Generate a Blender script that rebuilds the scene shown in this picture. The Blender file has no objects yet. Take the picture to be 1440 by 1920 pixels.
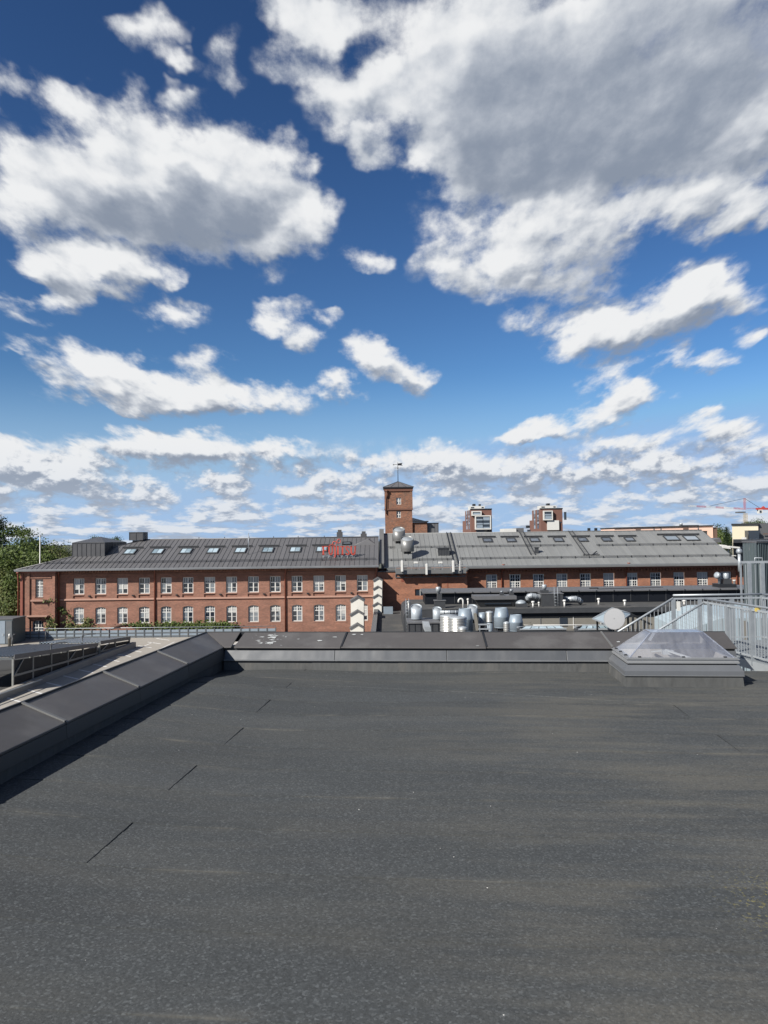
import bpy, bmesh, math, random
from mathutils import Vector, Matrix
random.seed(7)
sc = bpy.context.scene
COL = sc.collection
# ------------------------------------------------------------------ camera
FPX, HEYE = 1442.0, 2.72
PITCH, ROLL = math.atan(50 / 1442.0), 0.012
FWD = Vector((0, math.cos(PITCH), math.sin(PITCH)))
_U = Vector((0, -math.sin(PITCH), math.cos(PITCH)))
RIGHT = Vector((1, 0, 0)) * math.cos(ROLL) - _U * math.sin(ROLL)
UP = Vector((1, 0, 0)) * math.sin(ROLL) + _U * math.cos(ROLL)
cam = bpy.data.cameras.new('camera'); camo = bpy.data.objects.new('camera', cam); COL.objects.link(camo)
m = Matrix.Identity(4)
for i in range(3):
    m[i][0], m[i][1], m[i][2] = RIGHT[i], UP[i], -FWD[i]
m[2][3] = HEYE
camo.matrix_world = m
cam.sensor_fit = 'VERTICAL'; cam.sensor_height = 36.0; cam.lens = 36.0 * FPX / 1920.0
cam.clip_start = 0.1; cam.clip_end = 6000
sc.camera = camo

# ------------------------------------------------------------------ light
SUN_EL, SUN_AZ = math.radians(36), math.radians(230)      # azimuth of the sun, clockwise from +Y
sun = bpy.data.lights.new('sun', 'SUN'); sun.energy = 5.0; sun.angle = math.radians(0.5); sun.color = (1.0, 0.955, 0.88)
suno = bpy.data.objects.new('sun', sun); COL.objects.link(suno)
to_sun = Vector((math.sin(SUN_AZ) * math.cos(SUN_EL), math.cos(SUN_AZ) * math.cos(SUN_EL), math.sin(SUN_EL)))
suno.rotation_euler = to_sun.to_track_quat('Z', 'Y').to_euler(); suno.location = to_sun * 60
sc.view_settings.view_transform = 'Standard'; sc.view_settings.look = 'None'
sc.view_settings.exposure = 0.85; sc.view_settings.gamma = 1.0; sc.view_settings.use_curve_mapping = False

def ray(px, py):
    return FWD + RIGHT * ((px - 720) / FPX) + UP * ((960 - py) / FPX)
def P(px, py, Y):
    d = ray(px, py); return Vector((0, 0, HEYE)) + d * (Y / d.y)
def HIT(px, py, p0, n):
    d = ray(px, py); o = Vector((0, 0, HEYE)); p0 = Vector(p0); n = Vector(n)
    return o + d * ((p0 - o).dot(n) / d.dot(n))

# ------------------------------------------------------------------ sky with clouds
SKYK = 0.10
W = bpy.data.worlds.new('World'); sc.world = W; W.use_nodes = True
W.cycles.sampling_method = 'MANUAL'; W.cycles.sample_map_resolution = 256
nt = W.node_tree; nt.nodes.clear()
class NT:
    def __init__(s, t): s.t = t
    def n(s, typ, **kw):
        x = s.t.nodes.new(typ)
        for k, v in kw.items(): setattr(x, k, v)
        return x
    def put(s, sock, v):
        if hasattr(v, 'is_output') or isinstance(v, bpy.types.NodeSocket): s.t.links.new(v, sock)
        else: sock.default_value = v
    def math(s, op, a, b=None, c=None, clamp=False):
        x = s.n('ShaderNodeMath', operation=op, use_clamp=clamp)
        for i, v in enumerate((a, b, c)):
            if v is not None: s.put(x.inputs[i], v)
        return x.outputs[0]
    def vmath(s, op, a, b=None, c=None):
        x = s.n('ShaderNodeVectorMath', operation=op)
        for i, v in enumerate((a, b, c)):
            if v is not None: s.put(x.inputs[i], v)
        return x.outputs['Value'] if op in ('LENGTH', 'DOT_PRODUCT') else x.outputs[0]
    def remap(s, v, a, b, c=0.0, d=1.0, smooth=True):
        x = s.n('ShaderNodeMapRange', interpolation_type='SMOOTHSTEP' if smooth else 'LINEAR')
        x.clamp = True
        s.put(x.inputs[0], v)
        for i, q in enumerate((a, b, c, d)): s.put(x.inputs[1 + i], q)
        return x.outputs[0]
    def noise(s, vec, scale, detail=2, rough=0.5, color=False, lac=2.0, dist=0.0, dim='3D'):
        x = s.n('ShaderNodeTexNoise', noise_dimensions=dim); s.put(x.inputs['Vector'], vec)
        x.inputs['Scale'].default_value = scale; x.inputs['Detail'].default_value = detail
        x.inputs['Roughness'].default_value = rough; x.inputs['Lacunarity'].default_value = lac
        x.inputs['Distortion'].default_value = dist
        return x.outputs['Color' if color else 'Fac']
    def mix(s, f, a, b, blend='MIX'):
        x = s.n('ShaderNodeMix', data_type='RGBA', blend_type=blend)
        s.put(x.inputs[0], f); s.put(x.inputs[6], a); s.put(x.inputs[7], b)
        return x.outputs[2]
    def xyz(s, x, y, z):
        q = s.n('ShaderNodeCombineXYZ')
        for i, v in enumerate((x, y, z)): s.put(q.inputs[i], v)
        return q.outputs[0]

def azel(px, py):
    d = ray(px, py); return math.atan2(d.x, d.y), math.atan2(d.z, math.hypot(d.x, d.y))

# cloud masses of this sky, as directions: x, y, half width, half height, weight (read off the photograph)
CLOUDS = [
 (100,300,135,95,1.2),(250,290,150,100,1.2),(400,300,140,110,1.2),(470,360,105,130,1.2),(330,400,200,95,1.2),(560,430,85,75,1.15),(60,375,105,90,1.1),(200,370,150,100,1.1),
 (180,508,150,42,1.0),(145,565,48,44,1.0),(95,480,80,45,.95),(260,510,85,38,.95),(520,480,65,50,.8),
 (18,148,46,38,.85),(275,58,66,46,.8),(100,155,66,38,.74),(172,178,60,40,.74),(340,115,38,30,.6),(425,108,46,70,.62),(452,150,34,44,.55),(270,178,44,38,.65),(365,180,40,30,.5),
 (15,560,44,30,.75),(80,570,44,22,.72),(65,603,62,26,.78),(235,553,34,22,.65),(312,588,72,36,.88),(45,655,36,14,.5),
 (530,600,74,38,.85),(560,640,50,26,.7),(615,605,30,22,.6),(480,608,50,22,.65),
 (160,690,105,52,1.0),(375,672,60,34,.9),(260,738,170,44,1.1),(400,735,140,38,1.05),(530,748,78,34,1.0),(310,764,130,26,.9),(240,700,100,40,.8),
 (625,718,42,26,.9),(645,740,28,20,.7),(683,494,60,36,1.05),(683,655,45,38,1.05),(730,685,66,40,1.1),(785,715,52,32,1.05),
 (60,875,170,50,1.1),(270,838,140,36,1.05),(420,850,170,40,1.1),(545,843,75,22,.85),(120,900,170,36,.95),(0,850,100,46,1.0),
 (630,25,170,75,1.2),(570,15,100,66,1.1),(900,110,210,175,1.4),(1070,150,280,220,1.5),(1320,100,280,220,1.5),(950,290,160,95,1.2),(1200,290,260,120,1.3),(1400,300,140,120,1.2),(860,250,120,110,1.15),
 (1235,70,130,90,.9),(655,205,115,70,1.1),(725,160,70,60,.62),(700,290,46,44,.8),(772,300,52,46,.75),(580,330,30,30,.8),(555,115,64,50,.62),(620,140,74,48,.64),(705,115,64,44,.72),
 (890,425,125,70,.70),(1030,420,150,75,.86),(1110,460,110,75,1.0),(860,490,95,56,.64),(940,520,110,48,.66),(1030,540,120,50,.74),(985,595,60,32,.62),(975,465,60,50,.85),
 (1290,400,100,60,1.1),(1195,400,110,52,.8),(1400,400,80,34,.65),
 (1095,630,95,55,1.1),(1190,600,130,56,1.1),(1290,555,100,55,1.05),(1340,520,90,50,.85),(1390,560,50,40,.6),(1340,678,58,26,.9),(1250,668,90,26,.8),(1405,630,36,30,.65),
 (1155,712,84,40,1.05),(1195,742,80,26,1.0),(1140,775,90,30,1.0),(1020,805,90,26,1.0),(1160,830,120,28,1.05),(1310,800,85,30,1.0),(1400,825,90,36,1.05),(960,818,50,16,.8),(1260,875,110,34,.95),
 (688,868,40,22,1.0),(820,858,110,30,1.05),(890,870,150,36,1.05),(960,888,110,26,.9),(1120,880,80,20,.6),
]
# broad shaded bases of the thick clouds: x, y, half width, half height, strength
BASES = [
 (280,385,200,90,.95),(430,405,130,100,1.15),(300,420,170,70,.5),(100,420,120,60,.2),
 (1120,170,330,190,1.5),(1330,120,300,200,1.1),(980,300,170,90,.9),(1180,330,230,80,.5),(870,200,150,150,.3),
 (1110,520,120,55,.8),(1260,610,120,40,.5),(1000,560,100,40,.4),
]
T = NT(nt)
geo = T.n('ShaderNodeTexCoord').outputs['Generated']
sep = T.n('ShaderNodeSeparateXYZ'); nt.links.new(geo, sep.inputs[0])
dx, dy, dz = sep.outputs
az = T.math('ARCTAN2', dx, dy)
hyp = T.math('SQRT', T.math('MULTIPLY_ADD', dx, dx, T.math('MULTIPLY', dy, dy)))
el = T.math('ARCTAN2', dz, hyp)
A0 = T.xyz(az, el, 0.0)
# noise coordinates squash towards the horizon, where the cloud layer is seen edge on
eln = T.math('DIVIDE', T.math('LOGARITHM', T.math('ADD', T.math('MAXIMUM', el, -0.05), 0.13), math.e), 1.0)
azn = T.math('DIVIDE', az, T.math('ADD', T.math('MULTIPLY', T.math('MAXIMUM', el, 0.0), 1.05), 0.19))
NV = T.xyz(azn, T.math('MULTIPLY', eln, 1.15), 0.37)

def density_group():
    g = bpy.data.node_groups.new('cloud_density', 'ShaderNodeTree')
    g.interface.new_socket('Dir', in_out='INPUT', socket_type='NodeSocketVector')
    g.interface.new_socket('D', in_out='OUTPUT', socket_type='NodeSocketFloat')
    q = NT(g); gi = q.n('NodeGroupInput'); go = q.n('NodeGroupOutput')
    acc = 0.0
    sp = q.n('ShaderNodeSeparateXYZ'); g.links.new(gi.outputs[0], sp.inputs[0])
    for (x, y, rx, ry, w) in CLOUDS:
        a, e = azel(x, y); a1, _ = azel(x + rx, y); a2, _ = azel(x - rx, y); _, e1 = azel(x, y - ry); _, e2 = azel(x, y + ry)
        ra, re = (a1 - a2) / 2 * 1.2, (e1 - e2) / 2 * 1.2
        v = q.vmath('MULTIPLY_ADD', q.xyz(sp.outputs[0], sp.outputs[1], acc), (1 / ra, 1 / re, 0), (-a / ra, -e / re, 0))
        gr = q.n('ShaderNodeTexGradient', gradient_type='SPHERICAL'); g.links.new(v, gr.inputs[0])
        acc = q.math('MULTIPLY_ADD', gr.outputs['Fac'], w * 1.35, acc)
    g.links.new(acc, go.inputs[0])
    return g
DG = density_group()
def dens(vec):
    x = T.n('ShaderNodeGroup'); x.node_tree = DG; nt.links.new(vec, x.inputs[0]); return x.outputs[0]
warp1 = T.vmath('SUBTRACT', T.noise(NV, 3.2, 3, 0.55, color=True), (.5, .5, .5))
warp2 = T.vmath('SUBTRACT', T.noise(NV, 11.0, 3, 0.6, color=True), (.5, .5, .5))
wamt = T.remap(el, 0.0, 0.5, 0.035, 0.13, smooth=False)
wv = T.vmath('ADD', T.vmath('MULTIPLY', warp1, T.xyz(wamt, T.math('MULTIPLY', wamt, .6), 0.0)),
             T.vmath('MULTIPLY', warp2, T.xyz(T.math('MULTIPLY', wamt, .6), T.math('MULTIPLY', wamt, .45), 0.0)))
AW = T.vmath('ADD', A0, wv)
D1 = dens(AW)
D2 = dens(T.vmath('ADD', AW, T.xyz(-0.012, T.math('MULTIPLY_ADD', el, .055, .010), 0.0)))
nf = T.noise(NV, 6.0, 10, 0.62, dim='2D')                       # billows
nf2 = T.noise(T.vmath('ADD', NV, (-.03, .035, 0)), 6.0, 8, 0.62, dim='2D')
# rounded heads heaped in the clouds
def heads(vec, sc_):
    x = T.n('ShaderNodeTexVoronoi', feature='SMOOTH_F1', voronoi_dimensions='2D'); x.inputs['Scale'].default_value = sc_; x.inputs['Smoothness'].default_value = .45
    x.inputs['Detail'].default_value = 1.0; x.inputs['Roughness'].default_value = .5; x.normalize = True
    nt.links.new(vec, x.inputs['Vector']); return x.outputs['Distance']
HV = T.vmath('ADD', NV, T.vmath('MULTIPLY', warp2, (.10, .10, .0)))
h1 = heads(HV, 8.5); h2 = heads(T.vmath('ADD', HV, (-.016, .026, 0)), 8.5)
# a sparser cloud field goes on unseen outside the picture, thinned to lower the ambient light
inv = T.math('DIVIDE', 1.0, T.math('ADD', T.math('MAXIMUM', dz, 0.0), 0.045))
PL = T.xyz(T.math('MULTIPLY', dx, inv), T.math('MULTIPLY', dy, inv), 0.0)
gf = T.noise(PL, 0.75, 7, 0.56, dim='2D')
gf2 = T.noise(T.vmath('ADD', PL, (-.10, -.12, 0)), 0.75, 5, 0.56, dim='2D')
aabs = T.math('ABSOLUTE', az)
outm = T.math('MAXIMUM', T.remap(aabs, .50, .72), T.remap(el, .60, .78))
lowm = T.math('MULTIPLY', T.remap(el, .15, .08), T.remap(el, -.02, .0))
generic = T.math('MULTIPLY_ADD', T.math('SUBTRACT', gf, .58), 3.4, .5)
def lowcoord(da, de):
    e2 = T.math('MAXIMUM', T.math('ADD', el, de), 0.0)
    return T.xyz(T.math('MULTIPLY', T.math('ADD', az, da), 7.0), T.math('MULTIPLY', T.math('LOGARITHM', T.math('ADD', e2, .02), math.e), 1.15), 2.2)
lowf = T.noise(lowcoord(0.0, 0.0), 2.5, 10, 0.6, dim='2D')
lowf2 = T.noise(lowcoord(-.005, .008), 2.5, 8, 0.6, dim='2D')
low = T.math('MULTIPLY_ADD', T.math('SUBTRACT', lowf, .44), 5.5, .6)
base = T.math('MINIMUM', T.math('ADD', D1, T.math('MULTIPLY', T.math('MULTIPLY', outm, generic), 1.0)), 2.1)
dtot = T.math('ADD', base, T.math('MULTIPLY', T.math('SUBTRACT', nf, .5), T.remap(base, 0.02, .5, 0.25, 3.4)))
dtot = T.math('MAXIMUM', dtot, T.math('MULTIPLY', low, lowm))
dtot = T.math('ADD', dtot, T.math('MULTIPLY', T.math('SUBTRACT', .36, h1), T.remap(base, .05, .5, 0.0, 1.25)))
alpha = T.math('POWER', T.remap(dtot, .14, 1.42), 1.1)
# light: sides and tops that face the sun are white, undersides and thick middles grey
grad = T.math('ADD', T.math('MULTIPLY', T.math('MULTIPLY', T.math('SUBTRACT', D1, D2), T.remap(el, .2, .45, 1.25, .4)), .85), T.math('MULTIPLY', T.math('SUBTRACT', nf, nf2), T.remap(el, .1, .5, 2.2, 1.5, smooth=False)))
gradl = T.math('MULTIPLY', T.math('SUBTRACT', lowf, lowf2), 9.0)
grado = T.math('MULTIPLY', T.math('SUBTRACT', gf, gf2), 2.4)
grad = T.math('ADD', grad, T.math('ADD', T.math('MULTIPLY', gradl, lowm), T.math('MULTIPLY', grado, outm)))
hgrad = T.math('MULTIPLY', T.math('MULTIPLY', T.math('SUBTRACT', h2, h1), 2.6), T.math('SUBTRACT', 1.0, lowm))
bacc = 0.0
sp2 = T.n('ShaderNodeSeparateXYZ'); nt.links.new(AW, sp2.inputs[0])
for (x, y, rx, ry, w) in BASES:
    a, e = azel(x, y); a1, _ = azel(x + rx, y); a2, _ = azel(x - rx, y); _, e1 = azel(x, y - ry); _, e2 = azel(x, y + ry)
    ra, re = (a1 - a2) / 2 * 1.2, (e1 - e2) / 2 * 1.2
    v = T.vmath('MULTIPLY_ADD', T.xyz(sp2.outputs[0], sp2.outputs[1], bacc), (1 / ra, 1 / re, 0), (-a / ra, -e / re, 0))
    gr = T.n('ShaderNodeTexGradient', gradient_type='SPHERICAL'); nt.links.new(v, gr.inputs[0])
    bacc = T.math('MULTIPLY_ADD', gr.outputs['Fac'], w, bacc)
bacc = T.math('ADD', bacc, T.math('MULTIPLY', outm, T.remap(generic, .5, 1.6, 0.0, .7)))
bacc = T.remap(T.math('MULTIPLY_ADD', T.math('SUBTRACT', nf, .5), .28, bacc), -.05, 1.2)
bacc = T.math('MULTIPLY', bacc, T.remap(dtot, .5, 1.3))
grad = T.math('ADD', grad, T.math('MULTIPLY', hgrad, T.math('SUBTRACT', 1.0, T.math('MULTIPLY', bacc, .8))))
lit = T.math('SUBTRACT', T.math('MULTIPLY_ADD', grad, 1.0, .72), T.math('MULTIPLY', bacc, .80))
lit = T.math('SUBTRACT', lit, T.math('MULTIPLY', lowm, .16))
lit = T.remap(T.math('MULTIPLY_ADD', T.math('SUBTRACT', T.noise(NV, 3.2, 5, 0.52, dim='2D'), .5), .42, lit), -.55, 1.35)
ramp = T.n('ShaderNodeValToRGB')
cr = ramp.color_ramp
cr.elements[0].position = 0.0; cr.elements[0].color = (.255, .30, .38, 1)
cr.elements[1].position = 1.0; cr.elements[1].color = (.86, .87, .88, 1)
e_ = cr.elements.new(.35); e_.color = (.42, .46, .53, 1)
e_ = cr.elements.new(.7); e_.color = (.64, .67, .715, 1)
nt.links.new(lit, ramp.inputs[0])
lowair = T.math('MULTIPLY', T.remap(el, .15, .0), .45)
ccol0 = T.mix(lowair, ramp.outputs[0], (.54, .625, .76, 1))       # far clouds fade towards the blue of the air
ccol = T.mix(1.0, ccol0, (1 / SKYK, 1 / SKYK, 1 / SKYK, 1), 'MULTIPLY')
sky = T.n('ShaderNodeTexSky', sky_type='NISHITA', sun_disc=False, sun_elevation=SUN_EL, sun_rotation=SUN_AZ, altitude=0.0)
sky.air_density = 1.0; sky.dust_density = 0.6; sky.ozone_density = 2.2
k_ = SKYK
gm = T.n('ShaderNodeGamma'); gm.inputs['Gamma'].default_value = 1.5
nt.links.new(T.mix(1.0, sky.outputs[0], (k_, k_, k_, 1), 'MULTIPLY'), gm.inputs['Color'])
skyc = T.mix(1.0, gm.outputs[0], (.98 / k_, 1.24 / k_, 1.40 / k_, 1), 'MULTIPLY')
skyc = T.vmath('MINIMUM', skyc, (.34 / k_, .47 / k_, .80 / k_))      # no glare round the sun: a clear blue sky there too
skyc = T.mix(T.remap(el, .22, .02), skyc, (.36 / k_, .53 / k_, .78 / k_, 1))      # milky air low over the horizon
fin = T.mix(alpha, skyc, ccol)
bg = T.n('ShaderNodeBackground'); bg.inputs['Strength'].default_value = SKYK / 2 ** 0.85
nt.links.new(fin, bg.inputs['Color'])
wo = T.n('ShaderNodeOutputWorld'); nt.links.new(bg.outputs[0], wo.inputs['Surface'])

# ------------------------------------------------------------------ helpers
TH = math.radians(5.15)
RMAT = Matrix.Rotation(-TH, 4, 'Z')                    # frame of the roof the camera stands on
ORG = {}                                               # where each object's own coordinates start (loc, frame)
def props(o, label=None, cat=None, group=None, kind=None):
    if label: o['label'] = label
    if cat: o['category'] = cat
    if group: o['group'] = group
    if kind: o['kind'] = kind
    return o
def thing(name, label, cat, loc=(0, 0, 0), group=None, roof=False):
    o = bpy.data.objects.new(name, None); COL.objects.link(o); o.empty_display_size = .2
    L = Vector(loc)
    if roof: o.location = RMAT @ L; o.rotation_euler = (0, 0, -TH)
    else: o.location = L
    ORG[o.name] = L
    return props(o, label, cat, group)
def children(o): return [c for c in COL.objects if c.parent == o]
def put(name, mesh, parent=None, loc=(0, 0, 0), rot=None):
    o = bpy.data.objects.new(name, mesh); COL.objects.link(o)
    o.parent = parent; o.location = loc
    if rot: o.rotation_euler = rot
    ORG[o.name] = (ORG[parent.name] if parent else Vector((0, 0, 0))) + Vector(loc)
    return o
def dup(root, loc, label=None, rz=None, scale=None):
    r = root.copy(); COL.objects.link(r); r.location = loc
    ORG[r.name] = Vector(loc)
    if rz is not None: r.rotation_euler = (0, 0, rz)
    if scale: r.scale = (scale,) * 3
    if label: r['label'] = label
    for ch in children(root):
        c = ch.copy(); COL.objects.link(c); c.parent = r
        for g in children(ch):
            d = g.copy(); COL.objects.link(d); d.parent = c
    return r

class MB:
    def __init__(s): s.v = []; s.f = []; s.sm = []
    def quad(s, *pts, smooth=False):
        i = len(s.v); s.v += [tuple(p) for p in pts]; s.f.append(tuple(range(i, i + len(pts)))); s.sm.append(smooth); return s
    def hexa(s, b, t):                                   # 4 bottom corners (counter-clockwise from above), 4 top
        i = len(s.v); s.v += [tuple(p) for p in b] + [tuple(p) for p in t]
        for f in ((3, 2, 1, 0), (4, 5, 6, 7), (0, 1, 5, 4), (1, 2, 6, 5), (2, 3, 7, 6), (3, 0, 4, 7)):
            s.f.append(tuple(i + k for k in f)); s.sm.append(False)
        return s
    def box(s, x0, x1, y0, y1, z0, z1):
        return s.hexa([(x0, y0, z0), (x1, y0, z0), (x1, y1, z0), (x0, y1, z0)], [(x0, y0, z1), (x1, y0, z1), (x1, y1, z1), (x0, y1, z1)])
    def lathe(s, c, prof, n=20, cap=True, smooth=True, axis=None):
        c = Vector(c); i = len(s.v)
        q = Vector(axis).to_track_quat('Z', 'Y') if axis is not None else None
        for (r, z) in prof:
            for k in range(n):
                a = 2 * math.pi * k / n
                p = Vector((r * math.cos(a), r * math.sin(a), z))
                s.v.append(tuple(c + (q @ p if q else p)))
        for j in range(len(prof) - 1):
            for k in range(n):
                k2 = (k + 1) % n
                s.f.append((i + j * n + k, i + j * n + k2, i + (j + 1) * n + k2, i + (j + 1) * n + k)); s.sm.append(smooth)
        if cap:
            s.f.append(tuple(i + n - 1 - k for k in range(n))); s.sm.append(False)
            j = (len(prof) - 1) * n
            s.f.append(tuple(i + j + k for k in range(n))); s.sm.append(False)
        return s
    def tube(s, pts, r, n=8, smooth=True):
        pts = [Vector(p) for p in pts]; i = len(s.v); m_ = len(pts)
        rs = r if isinstance(r, (list, tuple)) else [r] * m_
        prev = None
        for k, p in enumerate(pts):
            t = (pts[min(k + 1, m_ - 1)] - pts[max(k - 1, 0)]).normalized()
            if prev is None:
                a = Vector((0, 0, 1)) if abs(t.z) < .9 else Vector((1, 0, 0)); u = t.cross(a).normalized()
            else: u = (prev - t * prev.dot(t)).normalized()
            prev = u; w = t.cross(u)
            for j in range(n):
                an = 2 * math.pi * (j + .5) / n; s.v.append(tuple(p + (u * math.cos(an) + w * math.sin(an)) * rs[k]))
        for k in range(m_ - 1):
            for j in range(n):
                j2 = (j + 1) % n; s.f.append((i + k * n + j, i + k * n + j2, i + (k + 1) * n + j2, i + (k + 1) * n + j)); s.sm.append(smooth)
        s.f.append(tuple(i + n - 1 - j for j in range(n))); s.sm.append(False)
        s.f.append(tuple(i + (m_ - 1) * n + j for j in range(n))); s.sm.append(False)
        return s
    def bar(s, a, b, w, h=None, up=(0, 0, 1)):           # a rectangular bar between two points
        a, b = Vector(a), Vector(b); h = h or w; t = (b - a).normalized(); u_ = Vector(up)
        if abs(t.dot(u_)) > .98: u_ = Vector((0, 1, 0))
        sd = t.cross(u_).normalized() * (w / 2); up_ = sd.cross(t).normalized() * (h / 2)
        return s.hexa([a - sd - up_, b - sd - up_, b + sd - up_, a + sd - up_], [a - sd + up_, b - sd + up_, b + sd + up_, a + sd + up_])
    def prism(s, poly, vec):                             # polygon swept along a vector
        vec = Vector(vec); n = len(poly); i = len(s.v)
        s.v += [tuple(Vector(p)) for p in poly] + [tuple(Vector(p) + vec) for p in poly]
        s.f.append(tuple(i + k for k in range(n))); s.sm.append(False)
        s.f.append(tuple(i + n + n - 1 - k for k in range(n))); s.sm.append(False)
        for k in range(n):
            k2 = (k + 1) % n; s.f.append((i + k, i + n + k, i + n + k2, i + k2)); s.sm.append(False)
        return s
    def mesh(s, name, mat, org=(0, 0, 0)):
        me = bpy.data.meshes.new(name); o = Vector(org)
        me.from_pydata([tuple(Vector(p) - o) for p in s.v], [], s.f)
        me.polygons.foreach_set('use_smooth', s.sm)
        bm = bmesh.new(); bm.from_mesh(me); bmesh.ops.recalc_face_normals(bm, faces=bm.faces); bm.to_mesh(me); bm.free()
        if mat: me.materials.append(mat)
        return me
    def build(s, name, mat, parent=None, keep=False):
        org = ORG[parent.name] if parent else Vector((0, 0, 0))
        if keep: org = Vector((0, 0, 0))
        return put(name, s.mesh(name, mat, org), parent)
    def solo(s, name, mat, label=None, cat=None, group=None, kind=None, roof=False, loc=(0, 0, 0)):   # a thing that is one mesh
        o = put(name, s.mesh(name, mat, loc), None, loc)
        if roof: o.location = RMAT @ Vector(loc); o.rotation_euler = (0, 0, -TH)
        return props(o, label, cat, group, kind)
def bevel(o, w, seg=2):
    b = o.modifiers.new('bevel', 'BEVEL'); b.width = w; b.segments = seg; b.limit_method = 'ANGLE'; b.angle_limit = math.radians(40); return o

# ------------------------------------------------------------------ materials
def newmat(name):
    mt = bpy.data.materials.new(name); mt.use_nodes = True; t = mt.node_tree; t.nodes.clear()
    q = NT(t); b = q.n('ShaderNodeBsdfPrincipled'); o = q.n('ShaderNodeOutputMaterial'); t.links.new(b.outputs[0], o.inputs[0])
    return mt, q, b, o
def mk(name, col, rough=.6, metal=0.0, var=.18, scale=2.0, fine=.1, fscale=25.0, rnd=0.0, bump=0.0, stretch=(1, 1, 1), stain=None, stain_amt=.5, stain_scale=.6, spec=.5, ripple=0.0):
    mt, q, b, o = newmat(name)
    oc = q.n('ShaderNodeTexCoord').outputs['Object']
    vec = q.vmath('MULTIPLY', oc, stretch)
    c = tuple(v * .63 for v in col) + (1,)
    n1 = q.noise(vec, scale, 4, .6); n2 = q.noise(vec, fscale, 3, .6)
    f = q.math('ADD', q.math('MULTIPLY_ADD', q.math('SUBTRACT', n1, .5), var * 2, 1.0), q.math('MULTIPLY', q.math('SUBTRACT', n2, .5), fine * 2))
    if rnd:
        r = q.n('ShaderNodeObjectInfo').outputs['Random']
        f = q.math('ADD', f, q.math('MULTIPLY', q.math('SUBTRACT', r, .5), rnd * 2))
    base = q.mix(1.0, c, q.xyz(f, f, f), 'MULTIPLY')
    if stain:
        n3 = q.noise(vec, stain_scale, 6, .62)
        base = q.mix(q.math('MULTIPLY', q.remap(n3, .48, .68), stain_amt), base, tuple(v * .66 for v in stain) + (1,))
    q.t.links.new(base, b.inputs['Base Color'])
    q.put(b.inputs['Roughness'], q.math('MULTIPLY_ADD', q.math('SUBTRACT', n1, .5), .25, rough, clamp=True))
    b.inputs['Metallic'].default_value = metal
    b.inputs['Specular IOR Level'].default_value = spec
    if ripple:
        nr = q.noise(oc, 1.7, 2, .5); b2 = q.n('ShaderNodeBump'); b2.inputs['Strength'].default_value = ripple; b2.inputs['Distance'].default_value = .03
        q.t.links.new(nr, b2.inputs['Height']); q.t.links.new(b2.outputs[0], b.inputs['Normal'])
    if bump:
        bp = q.n('ShaderNodeBump'); bp.inputs['Strength'].default_value = bump; bp.inputs['Distance'].default_value = .02
        q.t.links.new(n2, bp.inputs['Height']); q.t.links.new(bp.outputs[0], b.inputs['Normal'])
    return mt
M = {}
def brickmat(name, c1, c2, dirt=.25):
    mt, q, b, o = newmat(name)
    oc = q.n('ShaderNodeTexCoord').outputs['Object']
    sx = q.n('ShaderNodeSeparateXYZ'); q.t.links.new(oc, sx.inputs[0])
    uv = q.xyz(q.math('ADD', sx.outputs[0], sx.outputs[1]), sx.outputs[2], 0.0)
    br = q.n('ShaderNodeTexBrick'); q.t.links.new(uv, br.inputs['Vector'])
    br.inputs['Scale'].default_value = 1.0; br.inputs['Brick Width'].default_value = .27; br.inputs['Row Height'].default_value = .085
    br.inputs['Mortar Size'].default_value = .008; br.inputs['Mortar Smooth'].default_value = .3; br.inputs['Bias'].default_value = 0
    br.inputs['Color1'].default_value = c1 + (1,); br.inputs['Color2'].default_value = c2 + (1,); br.inputs['Mortar'].default_value = (.17, .13, .105, 1)
    n1 = q.noise(q.vmath('MULTIPLY', oc, (.5, .5, 1.6)), .9, 6, .62)
    n2 = q.noise(q.vmath('MULTIPLY', oc, (1.2, 1.2, 4.0)), 2.2, 5, .7)
    f = q.math('ADD', q.remap(n1, .3, .7, .80, 1.16), q.math('MULTIPLY', q.math('SUBTRACT', n2, .5), .9))
    base = q.mix(1.0, br.outputs['Color'], q.xyz(f, f, f), 'MULTIPLY')
    n3 = q.noise(q.vmath('MULTIPLY', oc, (.8, .8, .35)), .8, 6, .6)
    base = q.mix(q.math('MULTIPLY', q.remap(n3, .52, .75), dirt), base, (.13, .085, .06, 1))
    q.t.links.new(base, b.inputs['Base Color']); b.inputs['Roughness'].default_value = .88
    bp = q.n('ShaderNodeBump'); bp.inputs['Strength'].default_value = .35; bp.inputs['Distance'].default_value = .02
    q.t.links.new(q.math('SUBTRACT', 1.0, br.outputs['Fac']), bp.inputs['Height']); q.t.links.new(bp.outputs[0], b.inputs['Normal'])
    return mt
M['brick'] = brickmat('brick_red', (.232, .096, .060), (.172, .071, .046))
M['brick_r'] = brickmat('brick_orange', (.275, .100, .047), (.205, .075, .040), .15)
M['brick_t'] = brickmat('brick_tower', (.225, .080, .034), (.10, .042, .024), .6)
M['brick_far'] = mk('brick_far', (.19, .092, .070), .9, var=.15, scale=.6, fine=.12, fscale=4)
M['redpaint'] = mk('red_brown_paint', (.26, .075, .045), .5, var=.2, scale=3)
M['roof_dark'] = mk('dark_tin', (.145, .142, .146), .5, .1, var=.12, scale=.5, rnd=.06, fine=.08, fscale=3, stretch=(1, .3, 1))
M['roof_grey'] = mk('grey_tin', (.270, .275, .270), .5, .1, var=.10, scale=.4, rnd=.07, fine=.06, fscale=3, stretch=(1, .3, 1))
M['gutter'] = mk('gutter_zinc', (.33, .34, .35), .4, .5, var=.15, scale=1)
M['gutter_g'] = mk('gutter_grey', (.22, .22, .215), .45, .3, var=.12, scale=1)
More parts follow.
